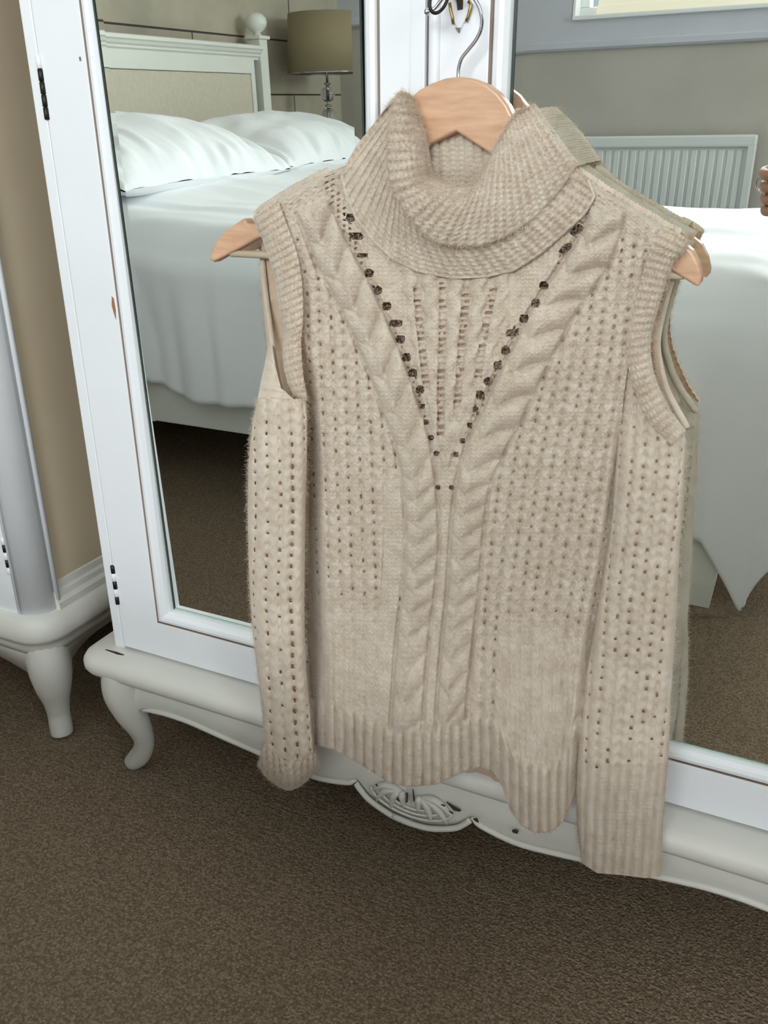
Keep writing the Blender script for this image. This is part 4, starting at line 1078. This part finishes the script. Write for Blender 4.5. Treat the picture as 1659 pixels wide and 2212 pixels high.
# back of the collar, outer roll seen only from behind and in the glass
P_cb, _ = strip('collar_back', [(864, 207), (900, 224), (985, 238), (1080, 240), (1120, 234), (1139, 234)], [(748, 372), (860, 400), (985, 410), (1100, 400), (1180, 380), (1226, 362)], .7365, .7370, 260, 90, 20., -.0022, -.002, M_WOOL)
def loft(name, A, B, m, bulge=(0, 0, 0), rib=14, amp=.0010, mat=None):
    """bridges two 3D edge curves with a knitted skin swelling by the vector bulge"""
    n = 220; A = resample(A, n); B = resample(B, n); t = np.linspace(0, 1, m)[None, :, None]
    P = A[:, None] * (1 - t) + B[:, None] * t + np.sin(np.pi * t) ** .7 * np.array(bulge)[None, None]
    nv_ = np.array(bulge) / (np.linalg.norm(bulge) + 1e-9)
    k = np.arange(n)[:, None, None]
    P = P + amp * np.abs(np.cos(np.pi * k / rib)) ** .7 * np.sin(np.pi * t) * nv_
    P[..., 0] += .0012 * (vnoise(P[..., 1] * 300 + 3, P[..., 2] * 260, 9) - .5)
    P[..., 2] += .0010 * (vnoise(P[..., 0] * 900, P[..., 1] * 900 + P[..., 2] * 700, 3) - .5)
    return P, grid(name, P, mat or M_WOOL, sw)
loft('collar_side', P_col[-1, :], P_cb[-1, :], 26, (.0035, 0, .0015), 9, .0012)
loft('collar_side', P_col[0, 3:], P_cb[0, :], 26, (-.0035, 0, .0015), 9, .0012)
i0 = int(np.argmin(np.abs(np.linspace(345, 1600, 560) - 372))); i1 = int(np.argmin(np.abs(np.linspace(345, 1600, 560) - 508))); i2 = int(np.argmin(np.abs(np.linspace(345, 1600, 560) - 470)))
b0 = int(np.argmin(np.abs(np.linspace(345, 1600, 260) - 372))); b1 = int(np.argmin(np.abs(np.linspace(345, 1600, 260) - 508))); b2 = int(np.argmin(np.abs(np.linspace(345, 1600, 260) - 470)))
loft('shoulder_seam', P_front[i0:i1, -1], P_back[b0:b1, -1] - np.array([.004, 0, 0]), 18, (.001, 0, .0035), 7, .0010)
loft('shoulder_seam', P_front[i0:i2, 0], P_back[b0:b2, 0], 18, (-.001, 0, .0035), 7, .0010)

# armhole bindings
# left front binding: outer edge and inner edge
LBO = [(548, 468), (552, 490), (566, 516), (580, 556), (590, 590), (599, 640), (606, 690), (612, 720), (610, 770), (614, 800), (622, 830), (633, 852), (650, 862)]
LBI = [(600, 430), (618, 480), (632, 515), (645, 560), (652, 605), (655, 650), (654, 700), (650, 740), (652, 780), (655, 810), (659, 835), (662, 850), (664, 866)]
P_lb, _ = strip('armhole_binding', LBO, LBI, [.706, .697, .695, .690, .684, .680], [.700, .6965, .694, .688, .680, .676], 520, 48, 15.5, .0015, .004, curlA=.006, curlB=.001, stitch=9.)
RBO = [(1492, 522), (1478, 545), (1455, 565), (1440, 605), (1430, 640), (1418, 680), (1407, 720), (1405, 760), (1411, 800), (1425, 840), (1447, 885), (1482, 930)]
RBI = [(1432, 488), (1412, 520), (1396, 560), (1384, 605), (1373, 650), (1362, 700), (1354, 745), (1356, 790), (1368, 835), (1385, 880), (1408, 920), (1450, 962)]
P_rb, _ = strip('armhole_binding', RBO, RBI, [.704, .699, .697, .695, .695, .700], [.699, .697, .695, .693, .692, .694], 560, 54, 17., .0016, .004, curlA=.006, curlB=.001, stitch=9.)
# back binding of the left armhole (thin pale rim) and right one
def rim(pts, Y, r, name='armhole_rim'):
    P = spline(pts, 90); Yv = np.interp(np.arange(90), np.linspace(0, 89, len(Y)), Y)
    return tube(name, [at(p[0], p[1], y) for p, y in zip(P, Yv)], r, M_WOOL, sw, 10)
rim([(566, 545), (569, 584), (576, 650), (583, 700), (590, 755), (597, 800), (606, 840), (618, 860), (633, 868), (648, 866)], [.733, .730, .722, .708, .694, .684], .0028)
rim([(1482, 528), (1464, 565), (1446, 620), (1428, 690), (1420, 745), (1428, 800), (1444, 850), (1474, 905), (1484, 925)], [.7345, .7345, .733, .728, .722], .0028)

def sleeve(name, rows, ytab, dtab, n, m, ribfun, bottom=None, skew=0.):
    """front half and back half of a flattened tube. rows = [(v, left, right)], y = centre depth, d = half thickness"""
    r = np.array(rows, float); v0 = np.linspace(r[0, 0], r[-1, 0], n)
    L = np.interp(v0, r[:, 0], r[:, 1]); R = np.interp(v0, r[:, 0], r[:, 2])
    th_ = np.linspace(0, 2 * np.pi, m)
    sx = -np.cos(th_); sy = np.sin(th_)
    S = (sx + 1) / 2
    X = L[:, None] + (R - L)[:, None] * S[None]
    Vv = v0[:, None] + 0 * X
    yc = interp(ytab, v0)[:, None]; d = interp(dtab, v0)[:, None]
    front = sy[None] > 0
    sup = np.sign(sy[None]) * np.abs(sy[None]) ** .7
    H = ribfun(X, Vv) * np.clip(np.abs(sy[None]) * 2.2, .3, 1)
    Y = yc - (d + H) * sup
    if bottom is not None:
        b = interp(bottom, X); Vv = Vv + (b - r[-1, 0]) * smooth((Vv - (r[-1, 0] - 150)) / 150)
    P = at_arr(X, Vv, Y)
    keep = ~((H < -.0020) & (sy[None] > .35) & (v0[:, None] > v0[0] + 40))
    Yl = yc - (d * .8 - .0035) * sup; kf = np.broadcast_to((sy[None] > .1), X.shape)
    grid('sleeve_pit_backing', at_arr(X, Vv, Yl)[::2, ::2], M_WOOL_SHADED, sw, kf[::2, ::2])  # added backing inside the sleeve, keeps its open pits from going black
    return P, grid(name, P, M_WOOL, sw, keep)
def rib_left(x, v):
    c = interp([(860, 640), (1000, 648), (1300, 642), (1600, 655)], v)
    p = (x - c) / 27. + .15 * (vnoise(v / 60, x * 0, 3) - .5)
    h = rib_holes(p, v / 24., .0027, .0031)
    h = np.maximum(h, -.0030) ; h = h - .0012 * np.exp(-((x - interp([(860, 632), (1000, 634), (1250, 624), (1500, 636), (1600, 640)], v)) / 5.) ** 2) * smooth((v - 900) / 100)
    return h
LS = [(862, 556, 661), (900, 548, 664), (950, 541, 664), (1000, 537, 663), (1100, 535, 660), (1250, 538, 658), (1350, 544, 658), (1450, 556, 662), (1550, 568, 672), (1625, 574, 678), (1662, 578, 676)]
P_ls, _ = sleeve('sleeve', LS, [(860, .684), (1000, .677), (1400, .676), (1660, .677)], [(860, .012), (1000, .016), (1630, .013)], 360, 150, rib_left)
# upper outer part of the left sleeve, between the hanging edge and the slit
UO = [(579, 752), (570, 790), (563, 825), (556, 868)]; UI = [(590, 750), (597, 800), (606, 840), (640, 872)]
P_lu, _ = strip('sleeve_top', [(579, 745), (572, 785), (563, 825), (555, 870)], [(588, 745), (596, 795), (607, 838), (646, 872)], [.715, .702, .690, .684], [.708, .694, .682, .677], 120, 46, 24., .0012, .003, stitch=20.)
# rolled cuff of the left sleeve
CT = [(562, 1652), (563, 1628), (571, 1607), (586, 1607), (600, 1618), (613, 1630), (635, 1634), (655, 1630), (668, 1620), (679, 1618), (686, 1632), (689, 1650)]
CB = [(561, 1655), (566, 1668), (577, 1682), (592, 1694), (606, 1702), (622, 1708), (638, 1704), (654, 1695), (668, 1682), (680, 1668), (687, 1658), (689, 1654)]
P_cf, _ = strip('cuff', CT, CB, [.690, .677, .672, .671, .672, .677, .690], [.692, .684, .679, .677, .679, .684, .692], 260, 110, 17., .0030, [.004, .013, .015, .015, .013, .004], stitch=14., curlA=.008, curlB=.004, mode='spline')
CTb = [(x_, y_ - 4) for x_, y_ in CT]
strip('cuff', CTb, CB, .700, .698, 120, 20, 17., .0008, -.002)

def rib_right(x, v):
    c = interp([(680, 1420), (1000, 1405), (1300, 1375), (1600, 1350), (1880, 1330)], v)
    sp = interp([(680, 27), (1300, 26), (1650, 23), (1880, 20.5)], v)
    p = (x - c) / sp + .1 * (vnoise(v / 60, x * 0, 5) - .5)
    hc = smooth((v - 1640) / 60)
    h = rib_holes(p, v / 24., .0027, .0031) * (1 - hc) + hc * (.0058 * np.abs(np.cos(np.pi * p)) ** .5 + .0003 * np.cos(2 * np.pi * v / 8))
    return h
RS = [(700, 1398, 1410), (740, 1366, 1400), (780, 1352, 1402), (850, 1343, 1425), (900, 1338, 1450), (930, 1336, 1478), (955, 1334, 1483), (1040, 1327, 1477), (1100, 1323, 1474), (1180, 1313, 1469), (1350, 1285, 1460), (1450, 1266, 1453), (1600, 1250, 1446), (1700, 1245, 1438), (1800, 1247, 1431), (1880, 1256, 1426)]
P_rs, _ = sleeve('sleeve', RS, [(700, .712), (900, .712), (1040, .706), (1450, .704), (1650, .686), (1880, .690)], [(700, .010), (900, .013), (1040, .016), (1500, .015), (1880, .011)], 520, 170, rib_right, [(1240, 1850), (1262, 1868), (1290, 1886), (1340, 1890), (1395, 1897), (1430, 1892)])

# loose fibres standing off the wool
def fuzz():
    pts = []; nrm = []
    def sample(P, k, ln=.0030):
        n, m = P.shape[:2]
        i = RNG.integers(1, n - 1, k); j = RNG.integers(1, m - 1, k)
        p = P[i, j]; du = P[np.minimum(i + 1, n - 1), j] - P[i - 1, j]; dv = P[i, np.minimum(j + 1, m - 1)] - P[i, j - 1]
        nn = np.cross(du, dv); nn /= np.linalg.norm(nn, axis=1)[:, None] + 1e-9
        nn = np.where((nn[:, 1] > 0)[:, None], -nn, nn)
        d = nn * .6 + RNG.normal(0, .75, nn.shape); d /= np.linalg.norm(d, axis=1)[:, None]
        L = ln * RNG.uniform(.5, 1.5, k)[:, None]
        mid = p + d * L * .5 + RNG.normal(0, .0004, p.shape); end = p + d * L + RNG.normal(0, .0010, p.shape) - np.array([0, 0, .0004])
        pts.append(np.stack([p, mid, end], 1))
    sample(P_front, 60000); sample(P_col, 9000); sample(P_nb, 6000); sample(P_nl, 3000); sample(P_ls, 7000); sample(P_rs, 9000); sample(P_cf, 3000); sample(P_lb, 2500); sample(P_rb, 3000)
    # extra along the outlines
    for E in (P_front[:150, 0], P_front[:150, -1], P_rs[:, 85], P_rs[:, 0], P_ls[:, 0], P_ls[:, 75], P_col[:, 0], P_col[:, -1], P_back[:130, 0], P_back[:, -1], P_front[-1]):
        k = len(E) * 3; i = RNG.integers(0, len(E), k); p = E[i] + RNG.normal(0, .0008, (k, 3))
        d = RNG.normal(0, 1, (k, 3)); d /= np.linalg.norm(d, axis=1)[:, None]; L = .0035 * RNG.uniform(.5, 1.4, k)[:, None]
        pts.append(np.stack([p, p + d * L * .5, p + d * L + RNG.normal(0, .001, p.shape)], 1))
    A = np.concatenate(pts).astype(np.float32); n = len(A)
    hc = bpy.data.hair_curves.new('wool_fuzz'); hc.add_curves([3] * n)
    hc.points.foreach_set('position', A.reshape(-1, 3).ravel())
    rad = hc.attributes.get('radius') or hc.attributes.new('radius', 'FLOAT', 'POINT')
    rad.data.foreach_set('value', np.tile(np.array([.00010, .00008, .00004], np.float32), n))
    hc.materials.append(M_WOOL)
    o = bpy.data.objects.new('wool_fuzz', hc); COL.objects.link(o); o.parent = sw; o.matrix_parent_inverse = Matrix.Translation(-Vector(sw.location)); o['kind'] = 'stuff'
fuzz()

# ------------------------------------------------------------------ photographer's hand holding the phone (seen at the right edge of the mirror)
def camloc(x, y, z):
    """point given in the phone's own axes: x right, y up, z towards the person"""
    p = MW @ np.array([x, y, z]); return np.array([p[0], p[1], p[2] + CAMZ])
ph = thing('phone', 'dark smartphone held upright in front of the mirror', 'phone', tuple(camloc(-.027, -.125, .006)))
def cam_box(name, x0, x1, y0, y1, z0, z1, mat, bev, parent=ph):
    bm = bmesh.new(); add_box(bm, x0, x1, y0, y1, z0, z1, bev, 4)
    for v in bm.verts: v.co = Vector(camloc(*v.co))
    return bm_obj(name, bm, mat, parent, False)
cam_box('phone_case', -.062, .010, -.125, .013, .0035, .0115, M_PHONE, .0030)
cam_box('camera_bump', -.010, .006, -.006, .006, .0018, .0040, M_LENS, .0008)
cam_box('screen', -.059, .007, -.112, .002, .0114, .0119, M_LENS, .0002)
person = thing('person', 'left hand of the person photographing, fingers curled around the phone edge', 'person', tuple(camloc(-.07, -.20, .05)))
def skin_body(name, verts, edges, radii, mat, parent, sub=2):
    me = bpy.data.meshes.new(name); me.from_pydata([tuple(v) for v in verts], edges, []); me.update()
    o = link(name, me, mat, parent)
    s = o.modifiers.new('skin', 'SKIN'); s.use_smooth_shade = True
    for i, r in enumerate(radii):
        me.skin_vertices[0].data[i].radius = (r, r) if np.isscalar(r) else r
    me.skin_vertices[0].data[0].use_root = True
    o.modifiers.new('sub', 'SUBSURF').levels = sub; o.modifiers['sub'].render_levels = sub
    return o
V = []; E = []; R = []
def nv(p, r, frm=None):
    V.append(camloc(p[0] - .013, p[1] - .004, p[2])); R.append(r)
    if frm is not None: E.append((frm, len(V) - 1))
    return len(V) - 1
w0 = nv((-.080, -.150, .060), (.030, .024)); e1 = nv((-.030, -.205, .115), (.032, .029), w0); e2 = nv((.085, -.275, .20), (.040, .037), e1)
pm = nv((-.074, -.105, .040), (.034, .020), w0); pm2 = nv((-.073, -.075, .033), (.036, .017), pm)
for k, (yy_, ln) in enumerate(((-.040, 1.0), (-.060, 1.04), (-.080, .98), (-.099, .82))):
    a = nv((-.082, yy_ - .006, .026), .0115, pm2); b = nv((-.094, yy_ - .001, .006), .0098, a)
    c_ = nv((-.086, yy_ + .001, -.0085), .0088, b); d_ = nv((-.066, yy_ + .002, -.0105), .0082, c_); nv((-.050 - .006 * k * .5, yy_ + .002, -.0085), .0072, d_)
t1 = nv((-.060, -.100, .046), .0150, pm); t2 = nv((-.048, -.075, .036), .0115, t1); nv((-.040, -.052, .024), .0095, t2)
skin_body('hand', V, E, R, M_SKIN, person)
# ring with stones on the index finger, sleeve cuff
rc = [camloc(-.1065 + .0122 * math.cos(a), -.0645 + .0122 * math.sin(a), .003) for a in np.linspace(0, 2 * math.pi, 25)]
rg = tube('ring', rc, .0014, M_STEEL, None, 8, False); tag(rg, 'bright metal ring on the finger curled around the phone', 'ring')
pa, pb = camloc(.035, -.252, .170), camloc(.20, -.36, .30)
V, F = tube_geo([pa + (pb - pa) * f for f in np.linspace(0, 1, 8)], [.048, .046, .047, .049, .052, .054, .057, .060], 20)
mesh('sleeve', V, F, M_CLOTH, person)
